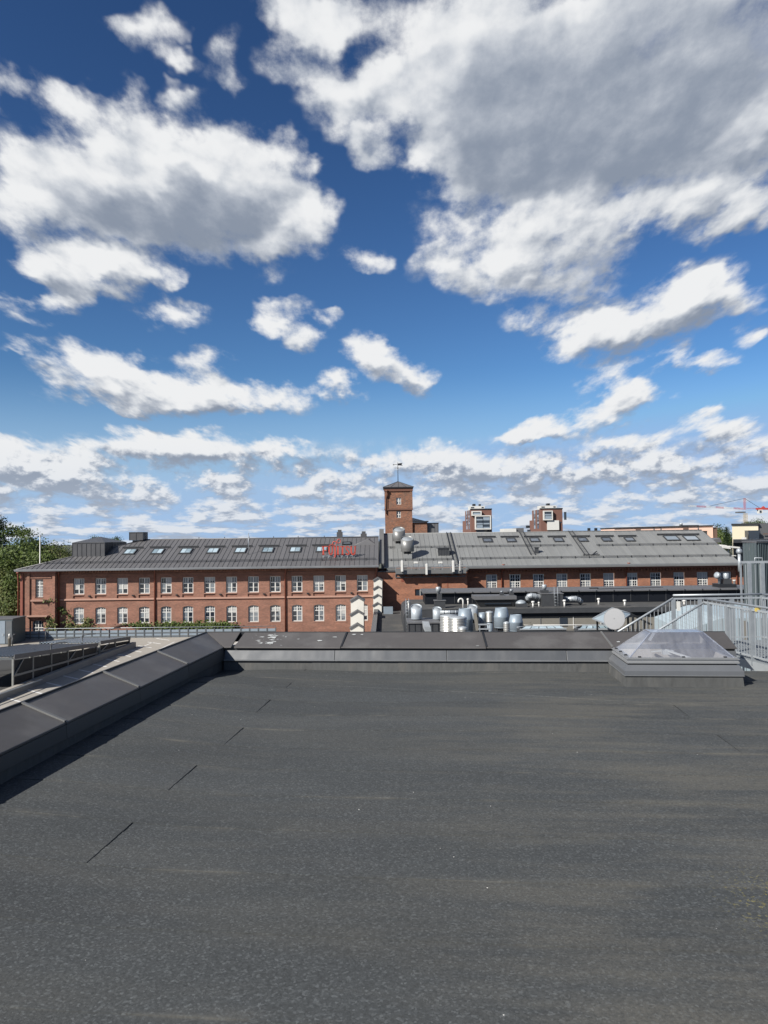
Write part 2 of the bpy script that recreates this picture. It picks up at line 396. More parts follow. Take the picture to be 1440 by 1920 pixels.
M['white'] = mk('white_paint', (.74, .73, .69), .5, var=.06, scale=3)
M['render'] = mk('white_render', (.78, .755, .68), .85, var=.07, scale=1.2, stain=(.55, .52, .45), stain_amt=.3)
M['galv'] = mk('galvanised', (.40, .435, .465), .5, .45, var=.15, scale=6, fine=.12, fscale=40)
M['galv_l'] = mk('galvanised_light', (.47, .505, .53), .45, .35, var=.10, scale=6, fine=.08, fscale=40)
M['duct'] = mk('duct_blue_grey', (.30, .36, .415), .5, .25, var=.12, scale=3)
M['duct_l'] = mk('duct_pale', (.42, .465, .50), .5, .25, var=.12, scale=3)
M['alu'] = mk('bare_aluminium', (.60, .595, .565), .42, .7, var=.04, scale=4, fine=0)
M['dark'] = mk('dark_metal', (.030, .032, .036), .45, .3, var=.2, scale=3)
M['black'] = mk('black_cladding', (.008, .010, .015), .5, 0, var=.2, scale=2, spec=.25)
M['slate'] = mk('slate_metal', (.062, .065, .070), .5, .2, var=.2, scale=2)
M['bitumen'] = mk('bitumen_roof', (.062, .062, .061), .9, var=.3, scale=1.0, fine=.2, fscale=18, stain=(.12, .11, .095), stain_amt=.6, stain_scale=.5)
M['concrete'] = mk('deck_concrete', (.40, .37, .325), .85, var=.14, scale=.4, fine=.07, fscale=6, stain=(.27, .245, .21), stain_amt=.55, stain_scale=.18)
M['paintline'] = mk('road_paint', (.80, .79, .77), .7, var=.10, scale=3, stain=(.5, .48, .44), stain_amt=.35, stain_scale=2.5)
M['steel'] = mk('grey_steel', (.15, .165, .175), .5, .4, var=.2, scale=2, stain=(.20, .19, .17), stain_amt=.4)
M['canopy'] = mk('canopy_sheet', (.14, .17, .205), .45, .1, var=.12, scale=.7, rnd=.06)
M['canopy_sheen'] = mk('canopy_sheet_sky_sheen', (.40, .46, .51), .45, .1, var=.10, scale=.7)  # sky reflection painted in as a paler blue-grey base colour
M['screen'] = mk('dark_screen', (.016, .020, .024), .6, 0, var=.2, scale=2, spec=.25)
M['beige'] = mk('beige_wall', (.22, .205, .175), .7, var=.12, scale=1)
M['cream'] = mk('cream_wall', (.98, .87, .64), .85, var=.05, scale=.3)
M['pink'] = mk('salmon_wall', (.95, .64, .50), .85, var=.05, scale=.3)
M['brownwall'] = mk('brown_wall', (.16, .095, .07), .85, var=.1, scale=.4)
M['glassdark'] = mk('dark_glazing', (.03, .04, .055), .08, .0, var=.3, scale=.5, spec=.8)
M['bluepanel'] = mk('pale_blue_cladding', (.44, .53, .575), .5, .15, var=.06, scale=1)
M['hut'] = mk('grey_green_cladding', (.13, .165, .175), .5, .2, var=.1, scale=1)
M['red'] = mk('signal_red', (.55, .075, .045), .45, var=.1, scale=4)
M['cranered'] = mk('crane_red', (.50, .07, .06), .5, var=.1, scale=1)
M['craneyel'] = mk('crane_sand', (.50, .38, .20), .6, var=.1, scale=1)
M['yellow'] = mk('yellow_tag', (.65, .50, .12), .6, var=.1, scale=4)
M['brickdark'] = mk('dark_brick_band', (.16, .070, .045), .85, var=.2, scale=2)
M['blind'] = mk('window_blind', (.52, .52, .50), .35, var=.05, scale=2)
M['bark'] = mk('bark', (.085, .065, .05), .9, var=.3, scale=4)
M['ground'] = mk('town_ground', (.085, .09, .06), .95, var=.4, scale=.02, fine=.2, fscale=.4)
M['asphalt'] = mk('asphalt', (.05, .05, .05), .9, var=.2, scale=.5)
def glassmat(name, tint, dark, pale):
    mt, q, b, o = newmat(name)
    r = q.n('ShaderNodeObjectInfo').outputs['Random']
    oc = q.n('ShaderNodeTexCoord').outputs['Object']
    n = q.noise(q.vmath('ADD', oc, q.xyz(q.math('MULTIPLY', r, 50), 0.0, 0.0)), 1.6, 2, .5)
    f = q.remap(q.math('ADD', r, q.math('MULTIPLY', q.math('SUBTRACT', n, .5), 1.2)), .35, .62)
    base = q.mix(f, dark + (1,), pale + (1,))
    q.t.links.new(base, b.inputs['Base Color']); b.inputs['Roughness'].default_value = .07
    b.inputs['Specular IOR Level'].default_value = .9; b.inputs['IOR'].default_value = 1.6
    return mt
M['pane'] = glassmat('window_glass', None, (.012, .016, .024), (.14, .158, .175))
M['pane_r'] = glassmat('roof_glass', None, (.20, .26, .29), (.34, .42, .46))
M['pane_d'] = glassmat('roof_glass_dark', None, (.10, .112, .125), (.15, .165, .18))
M['pane_m'] = glassmat('roof_glass_mid', None, (.20, .23, .25), (.26, .29, .31))
M['dishgrey'] = mk('dish_grey', (.33, .335, .345), .85, spec=.15, var=.05, scale=2)
def leafmat(name, c, c2):
    mt, q, b, o = newmat(name)
    geo_ = q.n('ShaderNodeNewGeometry')
    oc = q.n('ShaderNodeTexCoord').outputs['Object']
    n = q.noise(oc, .55, 3, .6); n2 = q.noise(oc, 3.5, 2, .6)
    rp = geo_.outputs['Random Per Island']
    f = q.math('ADD', q.math('MULTIPLY', rp, .45), q.math('ADD', q.math('MULTIPLY', n, .8), q.math('MULTIPLY', n2, .4)))
    base = q.mix(q.remap(f, .35, 1.25), c + (1,), c2 + (1,))
    q.t.links.new(base, b.inputs['Base Color']); b.inputs['Roughness'].default_value = .6; b.inputs['Specular IOR Level'].default_value = .25
    tr = q.n('ShaderNodeBsdfTranslucent'); q.t.links.new(base, tr.inputs[0])
    mx = q.n('ShaderNodeMixShader'); mx.inputs[0].default_value = .16
    q.t.links.new(b.outputs[0], mx.inputs[1]); q.t.links.new(tr.outputs[0], mx.inputs[2]); q.t.links.new(mx.outputs[0], o.inputs[0])
    return mt
M['leaf'] = leafmat('leaves', (.012, .026, .006), (.092, .125, .028))
M['leaf_y'] = leafmat('leaves_olive', (.020, .032, .008), (.130, .140, .045))
M['leaf_d'] = leafmat('leaves_dark', (.006, .014, .006), (.028, .050, .018))
# roofing felt: dark granules, dust lying along the laps, a little lichen
def feltmat(name):
    mt, q, b, o = newmat(name)
    oc = q.n('ShaderNodeTexCoord').outputs['Object']
    rnd = q.n('ShaderNodeObjectInfo').outputs['Random']
    g1 = q.n('ShaderNodeTexVoronoi', feature='F1'); g1.inputs['Scale'].default_value = 62; q.t.links.new(oc, g1.inputs['Vector'])
    gs = q.n('ShaderNodeSeparateColor'); q.t.links.new(g1.outputs['Color'], gs.inputs[0])
    g2 = q.noise(oc, 42, 5, .72)
    gr = q.math('ADD', q.math('MULTIPLY', q.math('POWER', gs.outputs[0], 5.0), .8), q.math('MULTIPLY_ADD', q.math('SUBTRACT', g2, .5), 1.35, .80))
    gr = q.math('MAXIMUM', gr, .25)
    big = q.noise(q.vmath('MULTIPLY', oc, (.22, .9, 1)), .9, 5, .6)
    tone = q.math('MULTIPLY', q.math('MULTIPLY_ADD', q.math('SUBTRACT', big, .5), .55, 1.0), q.math('MULTIPLY_ADD', q.math('SUBTRACT', rnd, .5), .10, 1.0))
    f = q.math('MULTIPLY', gr, tone)
    base = q.mix(1.0, (.0480, .0520, .0537, 1), q.xyz(f, f, f), 'MULTIPLY')
    sx = q.n('ShaderNodeSeparateXYZ'); q.t.links.new(oc, sx.inputs[0])
    # fine dust blown into patches
    d1 = q.noise(q.vmath('MULTIPLY', oc, (.42, 1.15, 1)), .55, 7, .66)
    d2 = q.noise(q.vmath('MULTIPLY', oc, (.6, 5.0, 1)), .8, 5, .6)
    rightm = q.remap(sx.outputs[0], -1.5, 2.0, .28, 1.0)
    dust = q.math('MULTIPLY', q.remap(q.math('ADD', d1, q.math('MULTIPLY', q.math('SUBTRACT', d2, .5), .5)), .40, .66), rightm)
    dust = q.math('MULTIPLY', dust, q.remap(g2, .25, .7, .35, 1.0))
    base = q.mix(q.math('MULTIPLY', dust, .62), base, (.104, .097, .080, 1))
    # silt caught along every lap of the sheets
    fr = q.math('ABSOLUTE', q.math('SUBTRACT', q.math('FRACT', q.math('DIVIDE', q.math('SUBTRACT', sx.outputs[1], 6.27), .945)), .5))
    lap = q.math('MULTIPLY', q.math('ADD', q.math('MULTIPLY', q.remap(fr, .34, .5), .6), q.math('MULTIPLY', q.remap(fr, .475, .5), .7)), q.remap(q.noise(q.vmath('MULTIPLY', oc, (.8, 2.5, 1)), 1.1, 6, .65), .48, .72))
    base = q.mix(q.math('MULTIPLY', lap, .50, clamp=True), base, (.108, .103, .090, 1))
    # yellow lichen spots near the right
    l1 = q.noise(oc, .5, 3, .6); l2 = q.noise(oc, 34, 3, .6)
    dl = q.vmath('LENGTH', q.vmath('MULTIPLY', q.vmath('SUBTRACT', oc, (2.3, 6.0, 0)), (1.4, .8, 0)))
    li = q.math('MULTIPLY', q.remap(l2, .55, .72), q.math('MAXIMUM', q.remap(dl, .75, .1), q.math('MULTIPLY', q.remap(l1, .74, .84), .3)))
    base = q.mix(q.math('MULTIPLY', li, .55), base, (.24, .205, .055, 1))
    # small pale grit
    v2 = q.n('ShaderNodeTexVoronoi', feature='F1'); v2.inputs['Scale'].default_value = 5.5; q.t.links.new(oc, v2.inputs['Vector'])
    vs = q.n('ShaderNodeSeparateColor'); q.t.links.new(v2.outputs['Color'], vs.inputs[0])
    sp = q.math('MULTIPLY', q.math('LESS_THAN', v2.outputs['Distance'], .04), q.math('GREATER_THAN', vs.outputs[1], .90))
    base = q.mix(sp, base, (.5, .49, .46, 1))
    q.t.links.new(base, b.inputs['Base Color']); b.inputs['Roughness'].default_value = .92; b.inputs['Specular IOR Level'].default_value = .25
    bp = q.n('ShaderNodeBump'); bp.inputs['Strength'].default_value = .55; bp.inputs['Distance'].default_value = .006
    q.t.links.new(gr, bp.inputs['Height']); q.t.links.new(bp.outputs[0], b.inputs['Normal'])
    return mt
M['felt'] = feltmat('roofing_felt')
M['upstand'] = mk('felt_upstand', (.085, .088, .087), .9, var=.3, scale=2.5, fine=.35, fscale=12, rnd=.12, stain=(.13, .125, .115), stain_amt=.55, stain_scale=2.2, bump=.4, stretch=(1, 1, .35))
M['coping'] = mk('brown_coping', (.100, .093, .090), .50, .1, var=.14, scale=1.0, fine=.05, fscale=12, rnd=.08, stain=(.17, .165, .16), stain_amt=.45, stain_scale=1.3, ripple=.5)
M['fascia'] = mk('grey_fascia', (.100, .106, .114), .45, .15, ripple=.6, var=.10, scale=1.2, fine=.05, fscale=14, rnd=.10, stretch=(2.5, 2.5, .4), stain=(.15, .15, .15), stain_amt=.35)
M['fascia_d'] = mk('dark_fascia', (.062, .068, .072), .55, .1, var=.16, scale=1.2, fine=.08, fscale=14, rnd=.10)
M['skirt'] = mk('skylight_skirt', (.152, .160, .172), .42, .2, var=.07, scale=2, fine=.04)
M['frame_l'] = mk('skylight_frame', (.34, .35, .36), .4, .3, var=.06, scale=3)
M['inner'] = mk('cream_shaft', (.62, .56, .49), .7, var=.06, scale=2)
M['bitseam'] = mk('bitumen_seam', (.014, .014, .014), .6, var=.3, scale=8)
M['dropping'] = mk('pale_droppings', (.50, .52, .52), .8, var=.2, scale=20)
def domemat(name):
    mt, q, b, o = newmat(name)
    tr = q.n('ShaderNodeBsdfTransparent'); tr.inputs[0].default_value = (.80, .83, .87, 1)
    gl = q.n('ShaderNodeBsdfGlossy'); gl.inputs['Roughness'].default_value = .09; gl.inputs[0].default_value = (.9, .93, 1, 1)
    df = q.n('ShaderNodeBsdfDiffuse'); df.inputs[0].default_value = (.55, .56, .60, 1)
    oc = q.n('ShaderNodeTexCoord').outputs['Object']
    n = q.noise(q.vmath('MULTIPLY', oc, (5, 2, .6)), 1.4, 4, .6)
    fr = q.n('ShaderNodeFresnel'); fr.inputs[0].default_value = 1.5
    m1 = q.n('ShaderNodeMixShader'); q.put(m1.inputs[0], q.math('ADD', q.math('MULTIPLY', q.remap(n, .3, .75), .10), .15)); q.t.links.new(tr.outputs[0], m1.inputs[1]); q.t.links.new(df.outputs[0], m1.inputs[2])
    m2 = q.n('ShaderNodeMixShader'); q.put(m2.inputs[0], q.math('MULTIPLY_ADD', fr.outputs[0], .9, .03, clamp=True)); q.t.links.new(m1.outputs[0], m2.inputs[1]); q.t.links.new(gl.outputs[0], m2.inputs[2])
    q.t.links.new(m2.outputs[0], o.inputs[0]); return mt
M['dome'] = domemat('clear_dome')

# ------------------------------------------------------------------ ground
g = MB().quad((-4000, -600, -14), (4000, -600, -14), (4000, 5000, -14), (-4000, 5000, -14))
props(g.build('ground', M['ground']), kind='structure')

# ------------------------------------------------------------------ the flat roof the camera stands on
ZPAR = 15.94                                            # foot of the parapet across the far end
def sm(a, b, x): t = min(1, max(0, (x - a) / (b - a))); return t * t * (3 - 2 * t)
def floor_z(x, y):
    z = .135 * sm(-2.3, -4.75, x) * (1 - sm(14.1, 15.6, y)) + .012 * math.sin(x * .9 + 1) * math.cos(y * .55) + .02 * sm(12, 16, y) * math.sin(x * 1.3)
    return z - .012
flat_roof = thing('flat_roof', None, None, (0, 0, 0), roof=True); flat_roof['kind'] = 'structure'
body = MB().box(-5.3, 14, -6, 16.45, -9.0, -.12)
body.build('roof_slab', M['bitumen'], flat_roof)
LAPW = .945
def sheet(x0, x1, y0, y1, k, top):
    m_ = MB(); nx = max(2, int((x1 - x0) / .3)); ny = 4
    idx = {}
    for j in range(ny + 1):
        for i in range(nx + 1):
            x = x0 + (x1 - x0) * i / nx; y = y0 + (y1 - y0) * j / ny
            t = j / ny
            z = floor_z(x, y) + .006 * (1 - t) + .0005 + (.001 if (i == nx and top) else 0)
            idx[i, j] = len(m_.v); m_.v.append((x, y, z))
    for j in range(ny):
        for i in range(nx):
            m_.f.append((idx[i, j], idx[i + 1, j], idx[i + 1, j + 1], idx[i, j + 1])); m_.sm.append(True)
    n0 = len(m_.v)                                        # the near lip and the two ends have thickness
    edge = [(i, 0) for i in range(nx + 1)]
    for e in edge: v = m_.v[idx[e]]; m_.v += [(v[0], v[1], v[2] - .012), (v[0], v[1], v[2])]
    for i in range(nx): m_.f.append((n0 + 2 * i, n0 + 2 * i + 2, n0 + 2 * i + 3, n0 + 2 * i + 1)); m_.sm.append(False)
    n0 = len(m_.v)
    for j in range(ny + 1): v = m_.v[idx[nx, j]]; m_.v += [(v[0], v[1], v[2] - .012), (v[0], v[1], v[2])]
    for j in range(ny): m_.f.append((n0 + 2 * j, n0 + 2 * j + 2, n0 + 2 * j + 3, n0 + 2 * j + 1)); m_.sm.append(False)
    m_.build('felt_sheet', M['felt'], flat_roof)
XJ = [-3.10, 3.52]
for k in range(-13, 11):
    y0 = 6.27 + LAPW * k; y1 = min(y0 + LAPW + .0, ZPAR + .02)
    if y0 > ZPAR: continue
    xs = [-4.9] + ([x + .03 * math.sin(k * 5) for x in XJ] if k % 2 == 0 and k >= 0 else []) + [12.0]
    for a, b_ in zip(xs[:-1], xs[1:]):
        sheet(a, b_, y0, y1, k, True)
    if k % 2 == 0 and y0 > 5.5:                            # hot bitumen pressed out of the end laps
        for x in xs[1:-1]:
            mb = MB(); n = 8; yj0, yj1 = y0 + .01, (y1 - .01 if k < 8 else y0 + .5)
            for i in range(n):
                ya, yb = yj0 + (yj1 - yj0) * i / n, yj0 + (yj1 - yj0) * (i + 1) / n
                wa = .003 + .003 * math.sin(i * 2.3 + k); zz = floor_z(x, ya) + .0095; zb = floor_z(x, yb) + .0085
                mb.hexa([(x - .002, ya, zz - .015), (x + wa, ya, zz - .015), (x + wa, yb, zb - .015), (x - .002, yb, zb - .015)],
                        [(x - .002, ya, zz + .001), (x + wa, ya, zz), (x + wa, yb, zb), (x - .002, yb, zb + .001)])
            mb.build('bitumen_seam', M['bitseam'], flat_roof)
# one lap that wanders from the corner towards the right
mb = MB(); pts = []
for i in range(40):
    t = i / 39; x = -2.75 + 9.5 * t; y = 14.35 - 1.15 * sm(0, .75, t) - .25 * math.sin(t * 2.2); pts.append((x, y))
for (xa, ya), (xb, yb) in zip(pts[:-1], pts[1:]):
    za, zb = floor_z(xa, ya) + .007, floor_z(xb, yb) + .007
    mb.hexa([(xa, ya - .03, za - .01), (xb, yb - .03, zb - .01), (xb, yb + .03, zb - .01), (xa, ya + .03, za - .01)], [(xa, ya - .012, za + .003), (xb, yb - .012, zb + .003), (xb, yb + .02, zb + .002), (xa, ya + .02, za + .002)])
mb.build('patched_lap', M['felt'], flat_roof)

# ------------------------------------------------------------------ parapets
XI, XO, YI, YR = -4.864, -5.43, 15.92, 16.62
ZI, ZO = .475, .70
XEND = 5.58
pl = thing('parapet_wall', 'low parapet with sloping brown metal coping running along the left roof edge', 'parapet', (XI, 8, 0), 'parapets round the flat roof', roof=True)
pf = thing('parapet_wall', 'low parapet with grey metal fascia across the far end of the roof', 'parapet', (0, YI, 0), 'parapets round the flat roof', roof=True)
def slab4(mb, a, b, c, d, th=.02):                       # sheet between four corners with a thickness downwards
    q_ = [Vector(p) for p in (a, b, c, d)]
    return mb.hexa([p - Vector((0, 0, th)) for p in q_], q_)
ys = [-2.0, .3, 2.55, 4.80, 7.05, 9.31, 11.57, 13.75, None]
rr = random.Random(3)
for i in range(len(ys) - 1):
    y0 = ys[i] + .012; y1 = ys[i + 1]
    mb = MB(); dz = rr.uniform(-.008, .008)
    if y1 is None: slab4(mb, (XO - .02, y0, ZO), (XI, y0, ZI), (XI, YI, ZI), (XO - .02, YR, ZO), .03)
    else: slab4(mb, (XO - .02, y0, ZO + dz), (XI, y0, ZI + dz * .3), (XI, y1 - .012, ZI), (XO - .02, y1 - .012, ZO - dz * .5), .03)
    bevel(mb.build('coping_panel', M['coping'], pl), .006)
    mb = MB(); ye = (y1 if y1 else YI) - .004
    zf = lambda y: .285 - .075 * min(1, max(0, (y - 8) / 7))
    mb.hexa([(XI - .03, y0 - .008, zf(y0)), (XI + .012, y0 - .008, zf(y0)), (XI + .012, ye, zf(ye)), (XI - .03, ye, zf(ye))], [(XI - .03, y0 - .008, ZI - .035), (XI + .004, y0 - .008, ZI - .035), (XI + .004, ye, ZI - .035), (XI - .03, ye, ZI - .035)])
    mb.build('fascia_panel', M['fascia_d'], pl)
    if i > 0:
        mb = MB(); mb.bar((XO - .01, ys[i], ZO + .012), (XI - .01, ys[i], ZI + .012), .05, .022)
        mb.build('seam_strap', M['gutter_g'], pl)
MB().box(XO, XI - .035, -6, YR - .02, -.1, ZI - .05).build('core', M['upstand'], pl)
MB().box(XO - .045, XO - .022, -6, YR, ZO - .16, ZO + .02).build('outer_edge', M['dark'], pl)
xs_ = [-2.35, .61, 3.11, XEND]
prev = None
mb = MB(); slab4(mb, (XO - .02, YR + .01, ZO + .002), (XI + .02, YI, ZI + .002), (-4.70, YI, ZI + .006), (-4.70, YR, ZO + .006), .02)
bevel(mb.build('coping_panel', M['coping'], pf), .005)
x0 = -4.69
for i, x1 in enumerate(xs_):
    mb = MB(); s0 = (-.10, .03, -.06, -.10)[i]; s1 = (.03, -.06, -.10, 0)[i]
    slab4(mb, (x0 + s0 * .5 + .14 * (i == 0), YR, ZO), (x0 - s0 * .5, YI, ZI + .005), (x1 - .014 - s1 * .5, YI, ZI - .004), (x1 - .014 + s1 * .5, YR, ZO + .004), .028)
    o = bevel(mb.build('coping_panel', M['coping'], pf), .006)
    if i < 3:
        mb = MB(); mb.bar((x1 + s1 * .5, YR - .01, ZO + .004), (x1 - s1 * .5, YI + .01, ZI + .004), .035, .03); mb.build('seam_strap', M['dark'] if i < 2 else M['gutter_g'], pf)
    x0 = x1
fx = [-4.85, -2.5, -.18, 2.24, XEND - .02]
for a, b_ in zip(fx[:-1], fx[1:]):
    mb = MB()
    mb.hexa([(a + .004, 15.885, .215), (b_ - .004, 15.885, .215), (b_ - .004, 15.98, .215), (a + .004, 15.98, .215)], [(a + .004, 15.955, .405), (b_ - .004, 15.955, .405), (b_ - .004, 15.985, .405), (a + .004, 15.985, .405)])
    bevel(mb.build('fascia_panel', M['fascia'], pf), .005)
    MB().box(a + .002, b_ - .002, 15.872, 15.884, .198, .222).build('drip_edge', M['gutter'], pf)
ux = [-4.86, -3.85, -2.97, -2.07, -1.18, -.28, .63, 1.53, 2.42, 3.3, 4.3, XEND - .05]
for a, b_ in zip(ux[:-1], ux[1:]):
    t_ = rr.uniform(0, .006)
    MB().hexa([(a, ZPAR - .045, -.03), (b_, ZPAR - .04, -.03), (b_, 16.2, -.03), (a, 16.2, -.03)], [(a, ZPAR - .012 - t_, .225), (b_, ZPAR - .012 - t_ + .004, .225), (b_, 16.2, .225), (a, 16.2, .225)]).build('upstand_felt', M['upstand'], pf)
MB().box(-5.4, XEND - .06, 16.2, YR - .02, -.1, ZI - .04).build('core', M['slate'], pf)
MB().box(-4.9, XEND - .03, 15.99, 16.18, .3, ZI - .035).build('recess', M['dark'], pf)  # dark backing put in for the shade of the gap under the coping
MB().box(-5.44, XEND, YR + .004, YR + .022, ZO - .2, ZO + .012).build('outer_edge', M['dark'], pf)
def splats(root, spots, seed):
    r = random.Random(seed); mb = MB()
    for (cx, cy, n, sx, sy) in spots:
        for _ in range(n):
            x, y = cx + r.gauss(0, sx), cy + r.uniform(-sy, sy)
            w = abs(r.gauss(.03, .03)) + .012; h = w * r.uniform(.25, .6)
            pts_ = []
            for k in range(9):
                a = 2 * math.pi * k / 9; rad = r.uniform(.5, 1.1)
                px_, py_ = x + w * rad * math.cos(a), min(YR - .03, max(YI + .02, y + h * rad * math.sin(a)))
                z = ZI + (ZO - ZI) * (py_ - YI) / (YR - YI) + .0085
                pts_.append((px_, py_, z))
            mb.quad(*pts_)
    o = mb.build('droppings', M['dropping'], root); o['kind'] = 'stuff'
splats(pf, [(-4.15, 16.35, 9, .13, .2), (-3.8, 16.3, 16, .16, .22), (-3.95, 16.05, 8, .2, .08), (-2.0, 16.5, 2, .1, .05), (3.55, 16.2, 4, .1, .06), (.5, 16.0, 1, .02, .03), (-3.0, 16.25, 3, .3, .2)], 5)

# ------------------------------------------------------------------ pyramid skylight
sk = thing('roof_skylight', 'clear pyramid dome skylight on a grey metal kerb beside the railings', 'skylight', (4.1, 15.1, 0), roof=True)
X0, X1, Y0, Y1 = 3.08, 5.13, 14.42, 15.84
def ring(mb, b0, z0, b1, z1, hollow=None):               # sloping skirt between two rectangles (grown by b)
    A = [(X0 - b0, Y0 - b0, z0), (X1 + b0, Y0 - b0, z0), (X1 + b0, Y1 + b0, z0), (X0 - b0, Y1 + b0, z0)]
    B = [(X0 - b1, Y0 - b1, z1), (X1 + b1, Y0 - b1, z1), (X1 + b1, Y1 + b1, z1), (X0 - b1, Y1 + b1, z1)]
    for k in range(4):
        k2 = (k + 1) % 4; mb.quad(A[k], A[k2], B[k2], B[k])
    return mb
ring(MB(), .02, -.03, 0, .21).build('felt_upstand', M['upstand'], sk)
mb = MB(); ring(mb, -.0, .175, .025, .178); ring(mb, .025, .178, .02, .265); ring(mb, .02, .265, -.045, .365); ring(mb, -.045, .365, -.06, .366)
mb.build('kerb_skirt', M['skirt'], sk)
mb = MB(); ring(mb, .027, .172, .030, .182); ring(mb, .03, .182, .02, .188); mb.build('drip_edge', M['gutter'], sk)
mb = MB(); ring(mb, -.075, .36, -.075, .40); mb.build('gap', M['dark'], sk)
mb = MB(); ring(mb, -.075, .392, -.035, .393); ring(mb, -.035, .393, -.035, .425); ring(mb, -.035, .425, -.048, .428); ring(mb, -.048, .428, -.048, .462); ring(mb, -.048, .462, -.03, .464); ring(mb, -.03, .464, -.03, .480); ring(mb, -.03, .48, -.17, .482)
mb.build('frame', M['frame_l'], sk)
mb = MB(); ring(mb, -.17, .482, -.17, -.5); mb.build('shaft', M['inner'], sk)
MB().box(X0 + .17, X1 - .17, Y0 + .17, Y1 - .17, -.52, -.5).build('shaft_base', M['inner'], sk)
bx0, bx1, by0, by1 = X0 + .09, X1 - .09, Y0 + .09, Y1 - .09
tx0, tx1, ty0, ty1 = 3.66, 4.62, 14.93, 15.36; zt = .90
mb = MB(); B_ = [(bx0, by0, .484), (bx1, by0, .484), (bx1, by1, .484), (bx0, by1, .484)]; T_ = [(tx0, ty0, zt), (tx1, ty0, zt), (tx1, ty1, zt), (tx0, ty1, zt)]
for k in range(4): k2 = (k + 1) % 4; mb.quad(B_[k], B_[k2], T_[k2], T_[k])
mb.quad(*[(p[0], p[1], zt) for p in T_])
dome = mb.build('dome', M['dome'], sk)
mb = MB()
for k in range(4):
    k2 = (k + 1) % 4; mb.bar(T_[k], T_[k2], .018, .014)
    mb.bar(B_[k], T_[k], .022, .012)
mb.build('dome_edge', M['dome'], sk)
MB().box(bx0 - .03, bx1 + .03, by0 - .03, by0, .4825, .496).build('dome_rim', M['frame_l'], sk)
MB().box(bx0 - .03, bx0, by0, by1, .4825, .496).build('dome_rim', M['frame_l'], sk)
MB().box(bx1, bx1 + .03, by0, by1, .4825, .496).build('dome_rim', M['frame_l'], sk)
MB().box(bx0 - .03, bx1 + .03, by1, by1 + .03, .4825, .496).build('dome_rim', M['frame_l'], sk)
clip = MB().box(-.025, .025, -.018, .018, 0, .022).mesh('clip', M['dark'])
for (x, y) in ((X0 + .27, by0 - .012), (4.13, by0 - .012), (X1 - .27, by0 - .012), (bx0 - .012, 14.75), (bx0 - .012, 15.2), (bx0 - .012, 15.6)):
    put('clip', clip, sk, Vector((x, y, .494)) - ORG[sk.name])
mb = MB(); mb.bar((3.85, 15.6, .44), (4.05, 15.25, .52), .05, .03); mb.bar((4.02, 15.27, .52), (4.4, 14.75, .42), .05, .03); mb.box(3.95, 4.15, 15.2, 15.32, .44, .52)
mb.build('opener_arm', M['white'], sk)

# ------------------------------------------------------------------ galvanised walkway with its stair, beyond the skylight
wk = thing('metal_walkway', 'galvanised metal walkway with railings and a stair going down beyond the parapet', 'walkway', (8.3, 16, .1))
def at(t): return 7.46 + (18.0 - t) * .098               # x of the near rail at depth t
YF, YN = 18.0, 9.5
ZD, ZT = .13, 1.23
gr_ = MB()
def railing(name_top, a, b, zb0, zb1, h, posts, spacing=.105, bars=True, top_r=.026, mid=True):
    a, b = Vector(a), Vector(b); L = (b - a).length; d = (b - a).normalized()
    A, B = Vector((a.x, a.y, zb0)), Vector((b.x, b.y, zb1))
    MB().tube([A + Vector((0, 0, h)), B + Vector((0, 0, h))], top_r, 10).build('handrail', M['galv_l'], wk)
    if mid: MB().bar(A + Vector((0, 0, h - .085)), B + Vector((0, 0, h - .085)), .045, .04).build('upper_rail', M['galv_l'], wk)
    MB().bar(A + Vector((0, 0, .05)), B + Vector((0, 0, .05)), .045, .03).build('lower_rail', M['galv_l'], wk)
    if bars:
        mb_ = MB(); n = int(L / spacing)
        for i in range(1, n):
            p = A.lerp(B, i / n); mb_.bar(p + Vector((0, 0, .05)), p + Vector((0, 0, h - .09)), .012, .012, up=(0, 1, 0))
        o_ = mb_.build('baluster_infill', M['galv_l'], wk); o_['kind'] = 'stuff'
    for t in posts:
        p = A.lerp(B, t); MB().bar(p + Vector((0, 0, -.12)), p + Vector((0, 0, h - .07)), .10, .035, up=(0, 1, 0)).build('post', M['galv'], wk)
N0, N1 = (at(YF), YF), (at(YN), YN)
railing('near', N0, N1, ZD, ZD, ZT - ZD, [.025, .115, .225, .335, .5, .68, .85])
railing('far', (7.15, 19.15), (9.5, 19.15), ZD, ZD, ZT - ZD, [.0, .28, .62])
railing('right', (9.35, 19.1), (10.1, 9.5), ZD, ZD, ZT - ZD, [.1, .3, .5, .7, .9], spacing=.11)
mb = MB()                                                # grating deck: bearers and cross bars
n = 130
for i in range(n + 1):
    y = YN + (19.1 - YN) * i / n; xl = at(y); mb.box(xl, 9.4, y - .008, y + .008, ZD - .06, ZD - .02)
for k in range(7):
    f_ = k / 6; mb.bar((7.46 + f_ * 1.9, 19.05, ZD - .035), (at(YN) + f_ * 1.7, YN, ZD - .035), .012, .03)
o = mb.build('grating_deck', M['galv'], wk); o['kind'] = 'stuff'
MB().bar((at(YF), YF, ZD - .14), (at(YN), YN, ZD - .14), .06, .17).build('side_channel', M['beige2'] if 'beige2' in M else M['galv_l'], wk)
MB().bar((9.4, YF, ZD - .14), (9.4, YN, ZD - .14), .06, .17).build('side_channel', M['galv_l'], wk)
for y in (10.0, 12.6, 15.2):
    MB().box(at(y) + .02, at(y) + .10, y - .04, y + .04, -.02, ZD - .2).build('support_leg', M['galv'], wk)
